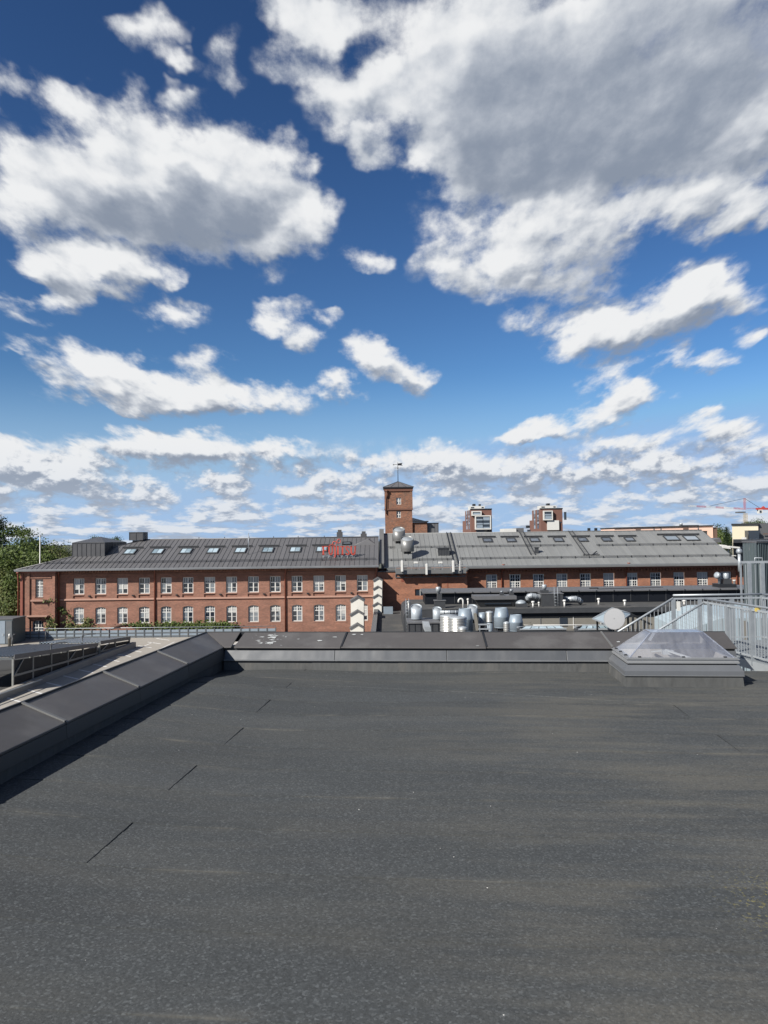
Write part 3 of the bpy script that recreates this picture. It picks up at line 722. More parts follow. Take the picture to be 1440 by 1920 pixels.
# stair: two flights of handrail, stringers and treads going down to the left
for (yy, xa, xb, zb) in ((18.0, 7.46, 5.45, -1.18), (19.15, 7.15, 5.14, -1.18)):
    MB().tube([(xa, yy, ZT - .07), (xb, yy, ZT - .07 + zb)], .026, 10).build('handrail', M['galv_l'], wk)
    MB().bar((xa, yy, ZD - .1), (xb, yy, ZD - .1 + zb), .05, .2).build('stringer', M['galv'], wk)
    mb = MB()
    for i in range(1, 21):
        t = i / 21; x = xa + (xb - xa) * t; z = zb * t; mb.bar((x, yy, ZD + z - .05), (x, yy, ZT - .09 + z), .012, .012, up=(0, 1, 0))
    o = mb.build('baluster_infill', M['galv_l'], wk); o['kind'] = 'stuff'
for i in range(7):
    t = (i + .5) / 7; x = 7.15 - 2.0 * t
    MB().box(x - .13, x + .13, 18.04, 19.1, ZD - 1.18 * t - .06, ZD - 1.18 * t - .02).build('tread', M['galv'], wk)
MB().box(7.18, 7.26, 18.98, 19.02, .86, 1.09).build('tag_plate', M['white'], wk)
MB().box(at(15.9) - .045, at(15.9) + .045, 15.87, 15.93, ZT - .10, ZT - .03).build('tag_plate', M['yellow'], wk)
# tall railing cage behind the walkway
cg = thing('railing_cage', 'tall galvanised railing behind the walkway at the right edge', 'railing', (10.6, 20.5, .0))
def cagerail(xa, xb, y, z0, z1):
    MB().bar((xa, y, z1), (xb, y, z1), .06, .06).build('top_rail', M['galv_l'], cg)
    MB().bar((xa, y, z0 + .05), (xb, y, z0 + .05), .05, .05).build('bottom_rail', M['galv_l'], cg)
    mb_ = MB(); n_ = int((xb - xa) / .125)
    for i in range(n_ + 1):
        x = xa + (xb - xa) * i / n_; mb_.bar((x, y, z0), (x, y, z1), .013, .013, up=(0, 1, 0))
    o_ = mb_.build('baluster_infill', M['galv_l'], cg); o_['kind'] = 'stuff'
cagerail(9.47, 12.4, 20.5, .62, 1.98)
MB().box(9.445, 9.485, 20.47, 20.51, -1.4, 1.97).build('corner_post', M['galv'], cg)
for x in (9.68, 10.03, 10.8, 11.6): MB().box(x - .05, x + .05, 20.44, 20.48, -1.4, 1.95).build('post', M['galv'], cg)
MB().box(9.4, 12.5, 20.3, 22, -1.5, -1.38).build('landing', M['galv'], cg)
MB().box(9.4, 12.5, 20.35, 22, -9, -1.5).build('landing_base', M['slate'], cg)
mb = MB(); mb.tube([(9.85, 20.5, 1.98), (9.85, 20.5, 2.09), (10.05, 20.5, 2.09), (10.05, 20.5, 1.98)], .016, 6); mb.build('latch_loop', M['galv_l'], cg)

# ------------------------------------------------------------------ the brick factory: walls with real openings
def wall_open(mb, x0, x1, z0, z1, y, ops, depth):
    xs = sorted({x0, x1} | {o[0] for o in ops} | {o[1] for o in ops}); zs = sorted({z0, z1} | {o[2] for o in ops} | {o[3] for o in ops})
    for xa, xb in zip(xs[:-1], xs[1:]):
        for za, zb in zip(zs[:-1], zs[1:]):
            cx, cz = (xa + xb) / 2, (za + zb) / 2
            if any(o[0] < cx < o[1] and o[2] < cz < o[3] for o in ops): continue
            mb.quad((xa, y, za), (xb, y, za), (xb, y, zb), (xa, y, zb))
    for (xa, xb, za, zb, arch) in ops:
        d = y + depth
        mb.quad((xa, y, za), (xa, d, za), (xa, d, zb), (xa, y, zb)); mb.quad((xb, y, za), (xb, y, zb), (xb, d, zb), (xb, d, za))
        mb.quad((xa, y, za), (xb, y, za), (xb, d, za), (xa, d, za))
        if not arch: mb.quad((xa, y, zb), (xa, d, zb), (xb, d, zb), (xb, y, zb))
        else:
            n = 6; w = xb - xa
            f = lambda t: zb - arch * (2 * t - 1) ** 2
            for k in range(n):
                t0, t1 = k / n, (k + 1) / n; xa_, xb_ = xa + w * t0, xa + w * t1
                mb.quad((xa_, y, f(t0)), (xb_, y, f(t1)), (xb_, y, zb), (xa_, y, zb))
                mb.quad((xa_, y, f(t0)), (xa_, d, f(t0)), (xb_, d, f(t1)), (xb_, y, f(t1)))
    return mb
def win_mesh(w, h, split, nx, ny_up, ny_lo, thick=.07):  # frame with mullion, transom and glazing bars; origin at sill centre
    mb = MB(); a = thick
    mb.box(-w / 2, -w / 2 + a, 0, .06, 0, h); mb.box(w / 2 - a, w / 2, 0, .06, 0, h)
    mb.box(-w / 2 + a, w / 2 - a, 0, .06, 0, a * 1.2); mb.box(-w / 2 + a, w / 2 - a, 0, .06, h - a, h)
    mb.box(-.065, .065, -.01, .05, a * 1.2, h - a)
    zs = h * split
    mb.box(-w / 2 + a, -.065, -.012, .05, zs - .05, zs + .05); mb.box(.065, w / 2 - a, -.012, .05, zs - .05, zs + .05)
    for sx in (-1, 1):
        xa, xb = (-w / 2 + a, -.065) if sx < 0 else (.065, w / 2 - a)
        for i in range(1, nx): x = xa + (xb - xa) * i / nx; mb.box(x - .026, x + .026, .006, .04, zs + .05, h - a); (mb.box(x - .026, x + .026, .006, .04, a * 1.2, zs - .05) if ny_lo > 2 else None)
        for i in range(1, ny_lo): z = a * 1.2 + (zs - .05 - a * 1.2) * i / ny_lo; mb.box(xa, xb, .008, .038, z - .024, z + .024)
        for i in range(1, ny_up): z = zs + .05 + (h - a - zs - .05) * i / ny_up; mb.box(xa, xb, .008, .038, z - .024, z + .024)
    frame = mb.mesh('window_frame', M['white'])
    panes = []
    for sx in (-1, 1):
        for (za, zb) in ((a, zs - .03), (zs + .03, h - a * .7)):
            xa, xb = (-w / 2 + a * .7, -.05) if sx < 0 else (.05, w / 2 - a * .7)
            panes.append(MB().quad((xa, .03, za), (xb, .03, za), (xb, .03, zb), (xa, .03, zb)).mesh('pane', M['pane']))
    sill = MB().box(-w / 2 - .06, w / 2 + .06, -.20, .02, -.10, 0).mesh('sill', M['sillmat'])
    return frame, panes, sill
M['sillmat'] = mk('brick_sill', (.42, .24, .18), .8, var=.12, scale=4)
wr = random.Random(21)
def add_window(parent, kit, loc, blind=None):
    fr, pn, si = kit
    w_ = put('window', fr, parent, Vector(loc) - ORG[parent.name])
    for p in pn: put('pane', p, w_, (0, 0, 0))
    if si: put('sill', si, w_, (0, 0, 0))
    if blind and wr.random() < .55:                      # roller blinds drawn to different heights
        w, h = blind; f_ = wr.choice((.25, .4, .55, .7)); side = wr.choice((0, 0, -1, 1))
        for sx in ((-1, 1) if side == 0 else (side,)):
            xa, xb = (-w / 2 + .08, -.06) if sx < 0 else (.06, w / 2 - .08)
            MB().quad((xa, .027, h * (1 - f_)), (xb, .027, h * (1 - f_)), (xb, .027, h - .1), (xa, .027, h - .1)).build('blind', M['blind'], w_, keep=True)
    return w_
def downpipe(parent, x, y, ztop, zbot, eave_y, mat='redpaint'):
    mb = MB(); mb.tube([(x, eave_y, ztop), (x, eave_y, ztop - .28), (x - .05, (eave_y + y) / 2 - .1, ztop - .75), (x - .12, y - .14, ztop - 1.0), (x - .12, y - .14, zbot)], .085, 8)
    mb.lathe((x, eave_y, ztop - .05), [(.10, -.14), (.2, .04), (.2, .14)], 8)
    mb.build('downpipe', M[mat], parent)
YL = 95.0
EZ = -.62                                               # eaves
def roof_panels(parent, x0, x1, y0, z0, y1, z1, w, mat, clip=None, splits=()):
    """standing seam sheets, each with its raised seam; clip(x) gives how far up the slope a sheet runs"""
    out = []; n = int(round((x1 - x0) / w)); s = Vector((0, y1 - y0, z1 - z0)); nrm = Vector((0, -(z1 - z0), y1 - y0)).normalized()
    for i in range(n):
        a, b = x0 + (x1 - x0) * i / n, x0 + (x1 - x0) * (i + 1) / n
        ta, tb = (clip(a), clip(b)) if clip else (1.0, 1.0)
        if ta < .02 and tb < .02: continue
        pt = lambda x, t: Vector((x, y0, z0)) + s * t
        mb = MB()
        A, B, C, D = pt(a, 0), pt(b, 0), pt(b, tb), pt(a, ta)
        mb.hexa([p - nrm * .03 for p in (A, B, C, D)], [A, B, C, D])
        if ta > .03:
            h = nrm * .05; e = Vector((.026, 0, 0))
            mb.hexa([A - e, A + e, D + e, D - e], [A - e * .8 + h, A + e * .8 + h, D + e * .8 + h, D - e * .8 + h])
        out.append(mb.build('roof_sheet', mat, parent))
    return out

M['slate_c0'] = mk('rooflight_frame', (.085, .088, .092), .5, .2, var=.1, scale=3)
# ---- left wing -----------------------------------------------------
lw = thing('factory_wing', 'long two-storey red brick factory wing with dark tin roof and white windows', 'building', (-22, YL, -9))
XA, XB = -44.5, -.86
XBAY = -40.25                                           # the end bay stands a little proud
SP = 2.688; XW = [-37.72 + SP * k for k in range(14)]
WZ0, WZ1, SPZ = -3.71, -1.73, -4.22
LZ0, LZ1 = -7.33, -5.27
ops = []
for x in XW:
    ops.append((x - .68, x + .68, SPZ, WZ1, 0)); ops.append((x - .64, x + .64, LZ0, LZ1, .16))
mb = MB(); wall_open(mb, XBAY, XB, -9.2, EZ, YL, ops, .24)
mb.build('wall', M['brick'], lw)
mb = MB(); opsb = [(-42.75, -41.8, -3.95, -1.75, 0), (-43.1, -41.75, -9.0, -6.75, .2)]
wall_open(mb, XA, XBAY, -9.2, EZ, YL - .7, opsb, .3)
mb.quad((XBAY, YL - .7, -9.2), (XBAY, YL, -9.2), (XBAY, YL, EZ), (XBAY, YL - .7, EZ)); mb.quad((XA, YL - .7, -9.2), (XA, YL + 18, -9.2), (XA, YL + 18, EZ), (XA, YL - .7, EZ))
mb.quad((XB, YL, -9.2), (XB, YL + 18, -9.2), (XB, YL + 18, EZ), (XB, YL, EZ)); mb.quad((XA, YL + 18, -9.2), (XB, YL + 18, -9.2), (XB, YL + 18, EZ), (XA, YL + 18, EZ))
mb.build('wall', M['brick'], lw)
for x in XW: MB().quad((x - .68, YL + .13, SPZ), (x + .68, YL + .13, SPZ), (x + .68, YL + .13, WZ0 + .02), (x - .68, YL + .13, WZ0 + .02)).build('spandrel', M['brick'], lw)
segs = [(XBAY + .25, -28.35), (-28.1, -12.3), (-12.05, XB - .4)]
for a, b_ in segs:                                       # frieze and string course between the downpipes
    MB().box(a, b_, YL - .14, YL - .004, -1.66, -1.52).build('frieze_band', M['brick'], lw)
    MB().box(a, b_, YL - .10, YL - .003, -1.52, -1.22).build('frieze', M['brick'], lw)
    MB().hexa([(a, YL - .16, -4.42), (b_, YL - .16, -4.42), (b_, YL - .004, -4.42), (a, YL - .004, -4.42)], [(a, YL - .13, -4.25), (b_, YL - .13, -4.25), (b_, YL - .004, -4.21), (a, YL - .004, -4.21)]).build('string_course', M['sillmat'], lw)
mb = MB(); x = XBAY + .3
while x < XB - .4: mb.box(x, x + .16, YL - .2, YL - .01, -1.02, -.80); x += .36
o = mb.build('dentil_course', M['brick'], lw); o['kind'] = 'stuff'
MB().box(XBAY + .05, XB, YL - .26, YL - .005, -.80, EZ - .01).build('cornice', M['redpaint'], lw)
for a, b_ in ((XA, XBAY + .0),):
    MB().box(a - .1, b_ + .12, YL - .96, YL - .705, -.98, EZ - .01).build('cornice', M['redpaint'], lw)
    MB().box(a + .55, b_ - .5, YL - .80, YL - .703, -1.62, -1.5).build('frieze_band', M['brick'], lw)
for x in (XA + .12, XA + .95, XBAY - .2): MB().box(x - .16, x + .16, YL - .86, YL - .704, -9.2, -1.0).build('pilaster', M['redpaint'] if x < XA + .3 else M['brick'], lw)
MB().box(-43.2, -41.4, YL - 1.05, YL - .705, -4.42, -4.22).build('ledge', M['sillmat'], lw)
MB().box(-43.75, -41.05, YL - 1.35, YL - .705, -6.28, -6.12).build('door_hood', M['sillmat'], lw)
kit_u = win_mesh(1.30, 1.98, .62, 2, 1, 2, .095); kit_l = win_mesh(1.24, 2.06, .64, 2, 2, 2, .095)
kit_b = win_mesh(.92, 2.16, .66, 2, 2, 4, .05); kit_d = win_mesh(1.3, 2.2, .6, 2, 2, 4, .06)
for x in XW:
    add_window(lw, kit_u, (x, YL + .16, WZ0), (1.30, 1.98)); add_window(lw, kit_l, (x, YL + .16, LZ0), (1.24, 1.9))
add_window(lw, kit_b, (-42.275, YL - .5, -3.93)); add_window(lw, kit_d, (-42.425, YL - .5, -8.98))
for x in (XBAY + .25, -28.2, -12.15, -.95): downpipe(lw, x, YL, -.5, -9.0, YL - .6)
downpipe(lw, XA - .15, YL - .7, -.9, -9.0, YL - 1.2)
mb = MB(); mb.box(XA - .45, XB + .2, YL - 1.25, YL + 18.2, EZ - .06, EZ + .02); mb.build('eaves_board', M['roof_dark'], lw)
MB().box(XA - .5, XB + .15, YL - 1.42, YL - 1.26, EZ - .12, EZ + .06).build('gutter', M['gutter'], lw)
MB().box(XA - .55, XB + .15, YL - 1.45, YL - 1.43, EZ - .02, EZ + .13).build('gutter_lip', M['gutter'], lw)
for x in [XW[k] + SP / 2 for k in range(0, 13, 2)]: MB().box(x - .12, x + .12, YL - .22, YL - .01, -3.98, -3.82).build('wall_lamp', M['dark'], lw)
YE, YRG, ZRG = YL - 1.2, 103.5, 2.94
EZR = EZ + .05
rl = MB().quad((XA - .4, YE, EZR - .06), (XB + .1, YE, EZR - .06), (XB + .1, YRG, ZRG - .06), (-32.2, YRG, ZRG - .06))
rl.quad((XA - .4, YE, EZR - .06), (-32.2, YRG, ZRG - .06), (XA - .4, YRG + 9.5, EZR - .06)); rl.quad((XB + .1, YRG, ZRG - .06), (XB + .1, YRG + 9.5, EZR - .06), (XA - .4, YRG + 9.5, EZR - .06), (-32.2, YRG, ZRG - .06))
roofl = rl.build('roof', M['roof_dark'], lw)
def clipL(x): return max(0.0, min(1.0, (x - (XA - .4)) / (-32.2 - (XA - .4))))
roof_panels(roofl, XA - .4, XB + .1, YE, EZR, YRG, ZRG, .60, M['roof_dark'], clipL)
SL = (ZRG - EZR) / (YRG - YE); NL = Vector((0, -SL, 1)).normalized()
def onL(px, py): return HIT(px, py, (0, YE, EZR), NL)
mb = MB(); mb.tube([(-32.2, YRG, ZRG + .03), (XB + .1, YRG, ZRG + .03)], .09, 8); mb.tube([(XA - .4, YE, EZR + .05), (-32.2, YRG, ZRG + .03)], .08, 8); mb.build('ridge_cap', M['roof_dark'], roofl)
def snowguard(x0, x1, y, z, parent, mat='dark'):
    mb = MB(); mb.bar((x0, y, z + .16), (x1, y, z + .16), .05, .05); mb.bar((x0, y, z + .27), (x1, y, z + .27), .045, .045); x = x0 + .4
    while x < x1: mb.box(x - .04, x + .04, y - .04, y + .1, z - .02, z + .3); x += 1.8
    mb.build('snow_guard', M[mat], parent)
p = onL(400, 1054); snowguard(XA + 2.2, XB - .2, p.y, p.z, roofl)
def rooflight(parent, c, s, w, l, mat, bar=True, panes=2, dark=None, h=.16):
    """window lying in a roof slope: c lower middle point, s slope; frame is the part, panes its sub-parts"""
    d = Vector((0, 1, s)).normalized(); n = Vector((0, -s, 1)).normalized(); e = Vector((1, 0, 0)); c = Vector(c)
    mb = MB()
    def blk(u0, u1, v0, v1, h0, h1):
        f = lambda u, v, h_: c + e * u + d * v + n * h_
        mb.hexa([f(u0, v0, h0), f(u1, v0, h0), f(u1, v1, h0), f(u0, v1, h0)], [f(u0, v0, h1), f(u1, v0, h1), f(u1, v1, h1), f(u0, v1, h1)])
    blk(-w / 2 - .12, w / 2 + .12, -.18, 0, -.02, h); blk(-w / 2 - .12, w / 2 + .12, l, l + .16, -.02, h + .02); blk(-w / 2 - .12, -w / 2, 0, l, -.02, h); blk(w / 2, w / 2 + .12, 0, l, -.02, h)
    if bar: blk(-w / 2 - .75, w / 2 + .75, l + .5, l + .62, .1, .28); blk(-w / 2 - .6, -w / 2 - .5, l + .5, l + .62, -.02, .1); blk(w / 2 + .5, w / 2 + .6, l + .5, l + .62, -.02, .1)
    fr = mb.build('rooflight', dark or M['dark'], parent)
    for k in range(panes):
        u0 = -w / 2 + w * k / panes + .03; u1 = -w / 2 + w * (k + 1) / panes - .03
        f = lambda u, v: c + e * u + d * v + n * (h - .05)
        MB().quad(f(u0, .03), f(u1, .03), f(u1, l - .03), f(u0, l - .03)).build('pane', mat, fr)
    return fr
RLX = [240.5, 292.5, 346, 397, 449, 500.5, 552.5, 602.5]
for k, px in enumerate(RLX):
    c = onL(px, 1039.5 - (px - 240) * .0125); rooflight(lw, c, SL, 1.25, 1.55, M['pane_r'], dark=M['slate_c0'])  # reflected sky is put into the panes' pale blue base colour
c = onL(650, 1021); rooflight(lw, c, SL, .95, .5, M['pane_d'], bar=False, panes=1)
# dormer box of folded tin on the hip, and the roof furniture
def tinbox(parent, name, x0, x1, y0, y1, z0, z1, mat, ribs, peak=0.0):
    o_ = MB(); o_.box(x0, x1, y0, y1, z0, z1)
    xm, ym = (x0 + x1) / 2, (y0 + y1) / 2
    if peak:
        o_.f = [f for f in o_.f if f != (4, 5, 6, 7)]; o_.sm = [False] * len(o_.f)
        for a_, b_ in (((x0, y0), (x1, y0)), ((x1, y0), (x1, y1)), ((x1, y1), (x0, y1)), ((x0, y1), (x0, y0))): o_.quad((a_[0], a_[1], z1), (b_[0], b_[1], z1), (xm, ym, z1 + peak))
    b = o_.build(name, mat, parent); mb_ = MB()
    for k in range(ribs + 1):
        x = x0 + (x1 - x0) * k / ribs; mb_.box(x - .025, x + .025, y0 - .05, y0 - .002, z0, z1)
    mb_.box(x0 - .04, x1 + .04, y0 - .06, y0 - .003, z1 - .1, z1 - .002)
    if peak: mb_.box(x0 - .06, x1 + .06, y0 - .08, y0 - .004, z0, z0 + .12)
    n2 = max(2, int((y1 - y0) / ((x1 - x0) / ribs)))
    for k in range(n2 + 1):
        y = y0 + (y1 - y0) * k / n2; mb_.box(x1 + .002, x1 + .05, y - .025, y + .025, z0, z1)
    mb_.build('seam', mat, b); return b
p0 = onL(138, 1041.5); p1 = onL(196, 1043)
M['tin_mid'] = mk('dormer_tin', (.105, .105, .11), .45, .3, var=.15, scale=1)
tinbox(lw, 'roof_dormer', p0.x, p1.x, p1.y, p1.y + 8.2, p1.z - 1.2, P(170, 1017, p1.y).z, M['tin_mid'], 7, .75)
p = onL(254, 1018); tinbox(lw, 'plant_box', p.x - .95, p.x + .85, p.y + .4, p.y + 2.4, p.z + .35, P(254, 997.5, p.y).z, M['tin_mid'], 2)
MB().box(p.x - .6, p.x + .5, p.y + .6, p.y + 2.1, p.z - .5, p.z + .34).build('plant_box_base', M['dark'], lw)
for px, w, h in ((637, .75, .75), (682, .8, .5)):
    q_ = P(px, 1007, YRG + .3); MB().box(q_.x - w / 2, q_.x + w / 2, q_.y - .4, q_.y + .4, ZRG - .4, ZRG + h).box(q_.x - w * .32, q_.x + w * .32, q_.y - .3, q_.y + .3, ZRG + h, ZRG + h + .3).build('chimney', M['tin_mid'], lw)
for px in (373, 421, 467, 513, 559, 608): q_ = P(px, 1007, YRG); MB().tube([(q_.x, YRG, ZRG), (q_.x, YRG, ZRG + .28)], .05, 6).build('ridge_vent', M['dark'], lw)
p = onL(466, 1040); MB().tube([p, p + Vector((0, 0, 2.75))], .045, 6).build('antenna_mast', M['galv'], lw)
# low dormer with curved sheets near the fire wall
pa, pb = onL(663, 1022), onL(708, 1022)
mb = MB(); zt_ = ZRG - .18
mb.hexa([pa - Vector((0, 0, .1)), pb - Vector((0, 0, .1)), Vector((pb.x, YRG - .4, zt_ - .9)), Vector((pa.x, YRG - .4, zt_ - .9))], [pa + Vector((.1, .1, .05)), (pb.x - 1.2, pb.y + .15, pb.z + .75), (pb.x - 1.2, YRG - .2, zt_ + .08), (pa.x + .1, YRG - .2, zt_ + .05)])
mb.build('low_dormer', M['roof_dark'], lw)

# ---- the red roof sign: separate letters on a steel frame --------------
sg = thing('roof_sign', 'red free-standing letters FUJITSU with looped emblem on a frame on the dark roof', 'sign', (-5.7, 96.6, .2))
pb_ = onL(606, 1046); YS = pb_.y
def S(px, py): return P(px, py, YS)
def stroke(mb, pts, w, d=.14):
    for a, b_ in zip(pts[:-1], pts[1:]):
        mb.bar(S(*a), S(*b_), w, d, up=(0, 1, 0))
def letter(strokes, w=.17):
    mb = MB()
    for s_ in strokes:
        pts, ww = (s_, w) if not isinstance(s_[0], list) else s_
        stroke(mb, pts, ww)
    mb.build('letter', M['red'], sg)
th = .11
letter([[(606.2, 1040), (606.2, 1024.5)], ([(603.5, 1024.6), (614, 1024.6)], .10), ([(607, 1032), (612, 1032)], .09), ([(604, 1039.8), (608.6, 1039.8)], .08)], .20)
letter([([(615, 1024.6), (619, 1024.6)], th), [(617, 1024.6), (617.2, 1035), (618, 1038.6), (620, 1039.6), (622, 1038.6), (623, 1035)], ([(623, 1036), (623, 1024.6)], .13), ([(621.4, 1024.6), (624.6, 1024.6)], th)], .19)
letter([([(626, 1024.6), (630, 1024.6)], th), [(628.3, 1024.6), (628.3, 1041), (627.5, 1045), (626, 1046.5)]], .18)
letter([([(631.6, 1024.6), (635.6, 1024.6)], th), [(633.6, 1024.6), (633.6, 1040)], ([(631.6, 1039.8), (635.6, 1039.8)], th)], .20)
letter([([(637.6, 1024.8), (647, 1024.8)], .12), [(642.3, 1024.8), (642.3, 1040)], ([(640.3, 1039.8), (644.3, 1039.8)], th)], .20)
letter([[(654.6, 1027.5), (653, 1025), (650.6, 1024.8), (649, 1027), (649.6, 1030), (653, 1033.4), (654.6, 1036.4), (653.4, 1039.4), (650.6, 1039.8), (648.6, 1037)]], .15)
letter([([(656.4, 1024.6), (660.6, 1024.6)], th), [(658.4, 1024.6), (658.6, 1035), (659.6, 1038.6), (662, 1039.6), (664.4, 1038.6), (665.6, 1035)], ([(665.6, 1036), (665.6, 1024.6)], .13), ([(664, 1024.6), (667.4, 1024.6)], th)], .19)
mb = MB(); pts = []
for k in range(33):                                      # lying-eight emblem over the J and I
    a = 2 * math.pi * k / 32; d_ = 1 + math.sin(a) ** 2
    ux_, uy_ = 8.6 * math.cos(a) / d_, 8.6 * math.sin(a) * math.cos(a) / d_ * 1.25
    pts.append(S(631.2 + ux_ * .86 - uy_ * .3, 1016.8 - ux_ * .42 - uy_ * .92))
mb.tube(pts, .05, 6); mb.tube([S(617, 1022.6), S(621, 1021.6), S(625, 1019.6)], .04, 6); mb.build('emblem', M['red'], sg)
mb = MB()
for px in (608, 618, 628.3, 634, 642.3, 651, 661):
    a = S(px, 1040); mb.bar(a, a + Vector((0, 0, -.35)), .05)
mb.bar(S(604, 1042.8) + Vector((0, .1, 0)), S(667, 1042) + Vector((0, .1, 0)), .07); mb.bar(S(604, 1045) + Vector((0, .5, 0)), S(667, 1044.2) + Vector((0, .5, 0)), .07)
for px in (606, 616, 627, 640, 652, 664):
    a = S(px, 1042.5); b2 = onL(px, 1047); mb.bar(a + Vector((0, .1, 0)), b2, .06); mb.bar(a + Vector((0, .1, 0)), (a.x, a.y + .9, onL(px, 1047).z + .9 * SL), .05)
mb.build('sign_frame', M['galv'], sg)

# ---- grey right wing and the middle block ----------------------------
YRW = 97.5; EZ2 = -.92; XM0, XM1 = XB, 10.15
rw = thing('factory_wing', 'long brick factory wing with grey tin roof and tall white windows behind black rooftop plant', 'building', (28, YRW, -9))
XE = 47.0
XW2 = [13.52 + 2.965 * k for k in range(12)]
mb = MB(); ops = [(x - .72, x + .72, -4.0, -1.97, 0) for x in XW2]
wall_open(mb, XM1 - .5, XE, -9, EZ2, YRW, ops, .26)
mb.quad((XE, YRW, -9), (XE, YRW + 21, -9), (XE, YRW + 21, EZ2), (XE, YRW, EZ2))
mb.build('wall', M['brick_r'], rw)
kit_r = win_mesh(1.32, 2.03, .52, 2, 2, 3, .115)
kit_r = (kit_r[0], kit_r[1], None)
for x in XW2: add_window(rw, kit_r, (x, YRW + .15, -4.0), (1.32, 2.03))
mb = MB(); x = XM1 + .2
while x < XE: mb.box(x, x + .18, YRW - .22, YRW - .01, -1.72, -1.42); x += .40
o = mb.build('dentil_course', M['brick_r'], rw); o['kind'] = 'stuff'
MB().box(XM1, XE, YRW - .3, YRW - .005, -1.42, EZ2 - .01).build('cornice', M['redpaint'], rw)
MB().box(XM1, XE, YRW - .1, YRW - .005, -1.84, -1.75).build('frieze_band', M['brick_r'], rw)
for x in (14.9, 30.65, 44.6): downpipe(rw, x, YRW, -.75, -9, YRW - .75)
YE2, YR2, ZR2 = 96.35, 108.0, 3.36; XG = 44.55; XF = -.15
rr_ = MB().quad((XF, YE2, EZ2 - .02), (XG, YE2, EZ2 - .02), (XG, YR2, ZR2 - .06), (XF, YR2, ZR2 - .06)).quad((XF, YR2, ZR2 - .06), (XG, YR2, ZR2 - .06), (XG, YR2 + 11, EZ2), (XF, YR2 + 11, EZ2)).quad((XG, YE2, EZ2 - .02), (XG, YR2 + 11, EZ2), (XG, YR2, ZR2 - .06))
roofr = rr_.build('roof', M['roof_grey'], rw)
roof_panels(roofr, XF, XG, YE2, EZ2 + .04, YR2, ZR2, .62, M['roof_grey'])
S2 = (ZR2 - EZ2 - .04) / (YR2 - YE2); N2 = Vector((0, -S2, 1)).normalized()
def onR(px, py): return HIT(px, py, (0, YE2, EZ2 + .04), N2)
MB().tube([(XF, YR2, ZR2 + .03), (XG, YR2, ZR2 + .03)], .08, 8).build('ridge_cap', M['roof_grey'], roofr)
MB().box(XM1 + .3, XG + .6, YE2 - .22, YE2 - .04, EZ2 - .22, EZ2 - .02).build('gutter', M['gutter_g'], rw)
MB().box(XF, XG + .6, YE2 - .06, YE2 - .03, EZ2 - .02, EZ2 + .12).build('eaves_flashing', M['gutter'], rw)
MB().box(XF + .4, XM1 + .3, YE2 - .26, YE2 - .06, EZ2 - .35, EZ2 - .04).build('gutter', M['gutter_g'], rw)
MB().box(XG - .02, XE + .1, YE2 + .1, YE2 + 14, EZ2 - .25, EZ2 - .03).build('side_roof', M['roof_grey'], rw)
for (xa, xb, py) in ((XF + .6, 8.7, 1026.5), (9.6, 25, 1026.2), (28.2, XG - .1, 1023.3), (XF + .6, 8.7, 1050), (9.6, XG - .1, 1049)):
    p = onR(900 if xa < 20 else 1200, py); snowguard(xa, xb, p.y, p.z, roofr)
for (xa, t0, t1) in ((9.0, .0, 1.0), (19.2, .28, 1.0), (26.1, .27, 1.0)):       # roof ladders
    mb = MB(); v0 = Vector((xa, YE2 + (YR2 - YE2) * t0, EZ2 + .04 + (ZR2 - EZ2 - .04) * t0)); v1 = Vector((xa, YE2 + (YR2 - YE2) * t1, EZ2 + .04 + (ZR2 - EZ2 - .04) * t1))
    for s_ in (-.28, .28): mb.bar(v0 + Vector((s_, 0, .16)), v1 + Vector((s_, 0, .16)), .08, .08)
    n = int((v1 - v0).length / .55)
    for k in range(n): q_ = v0.lerp(v1, (k + .5) / n) + Vector((0, 0, .16)); mb.bar(q_ - Vector((.28, 0, 0)), q_ + Vector((.28, 0, 0)), .04)
    mb.build('roof_ladder', M['dark'] if xa < 10 else M['slate'], rw)
for px in (915, 959.5, 1004, 1048.8, 1094.5, 1139.6, 1183): rooflight(rw, onR(px, 1016.6 - (px - 915) * .006), S2, 1.05, 1.15, M['pane_d'], dark=M['slate'], panes=1)
for px in (1263, 1300): rooflight(rw, onR(px, 1013.6), S2, 1.65, 1.5, M['pane_m'], dark=M['slate'], panes=1)
p = onR(1007, 1038); MB().box(p.x - .22, p.x + .22, p.y, p.y + .5, p.z - .1, p.z + .75).box(p.x - .32, p.x + .32, p.y - .08, p.y + .58, p.z + .75, p.z + .85).build('roof_vent', M['slate'], rw)
p = onR(1108, 1041); MB().bar(p + Vector((-1, 0, .05)), p + Vector((1.1, 0, .05)), .25, .1).bar(p + Vector((.3, .2, .1)), p + Vector((.9, .5, .5)), .2, .06).build('roof_hatch', M['dark'], rw)
# raised fire wall between the two roofs
mb = MB(); a = Vector((XF - .1, YE2 - .5, EZ2 - .1)); b_ = Vector((XF - .1, YR2 + .1, ZR2 + .05))
mb.bar(a + Vector((0, 0, .25)), b_ + Vector((0, 0, .25)), .34, .75); mb.build('fire_wall', M['roof_dark'], rw)
mb = MB(); mb.bar(a + Vector((-.12, 0, .66)), b_ + Vector((-.12, 0, .66)), .62, .06); mb.build('fire_wall_capping', M['gutter_g'], rw)
for (x, y) in ((9.85, 1), (10.0, 1)): pass
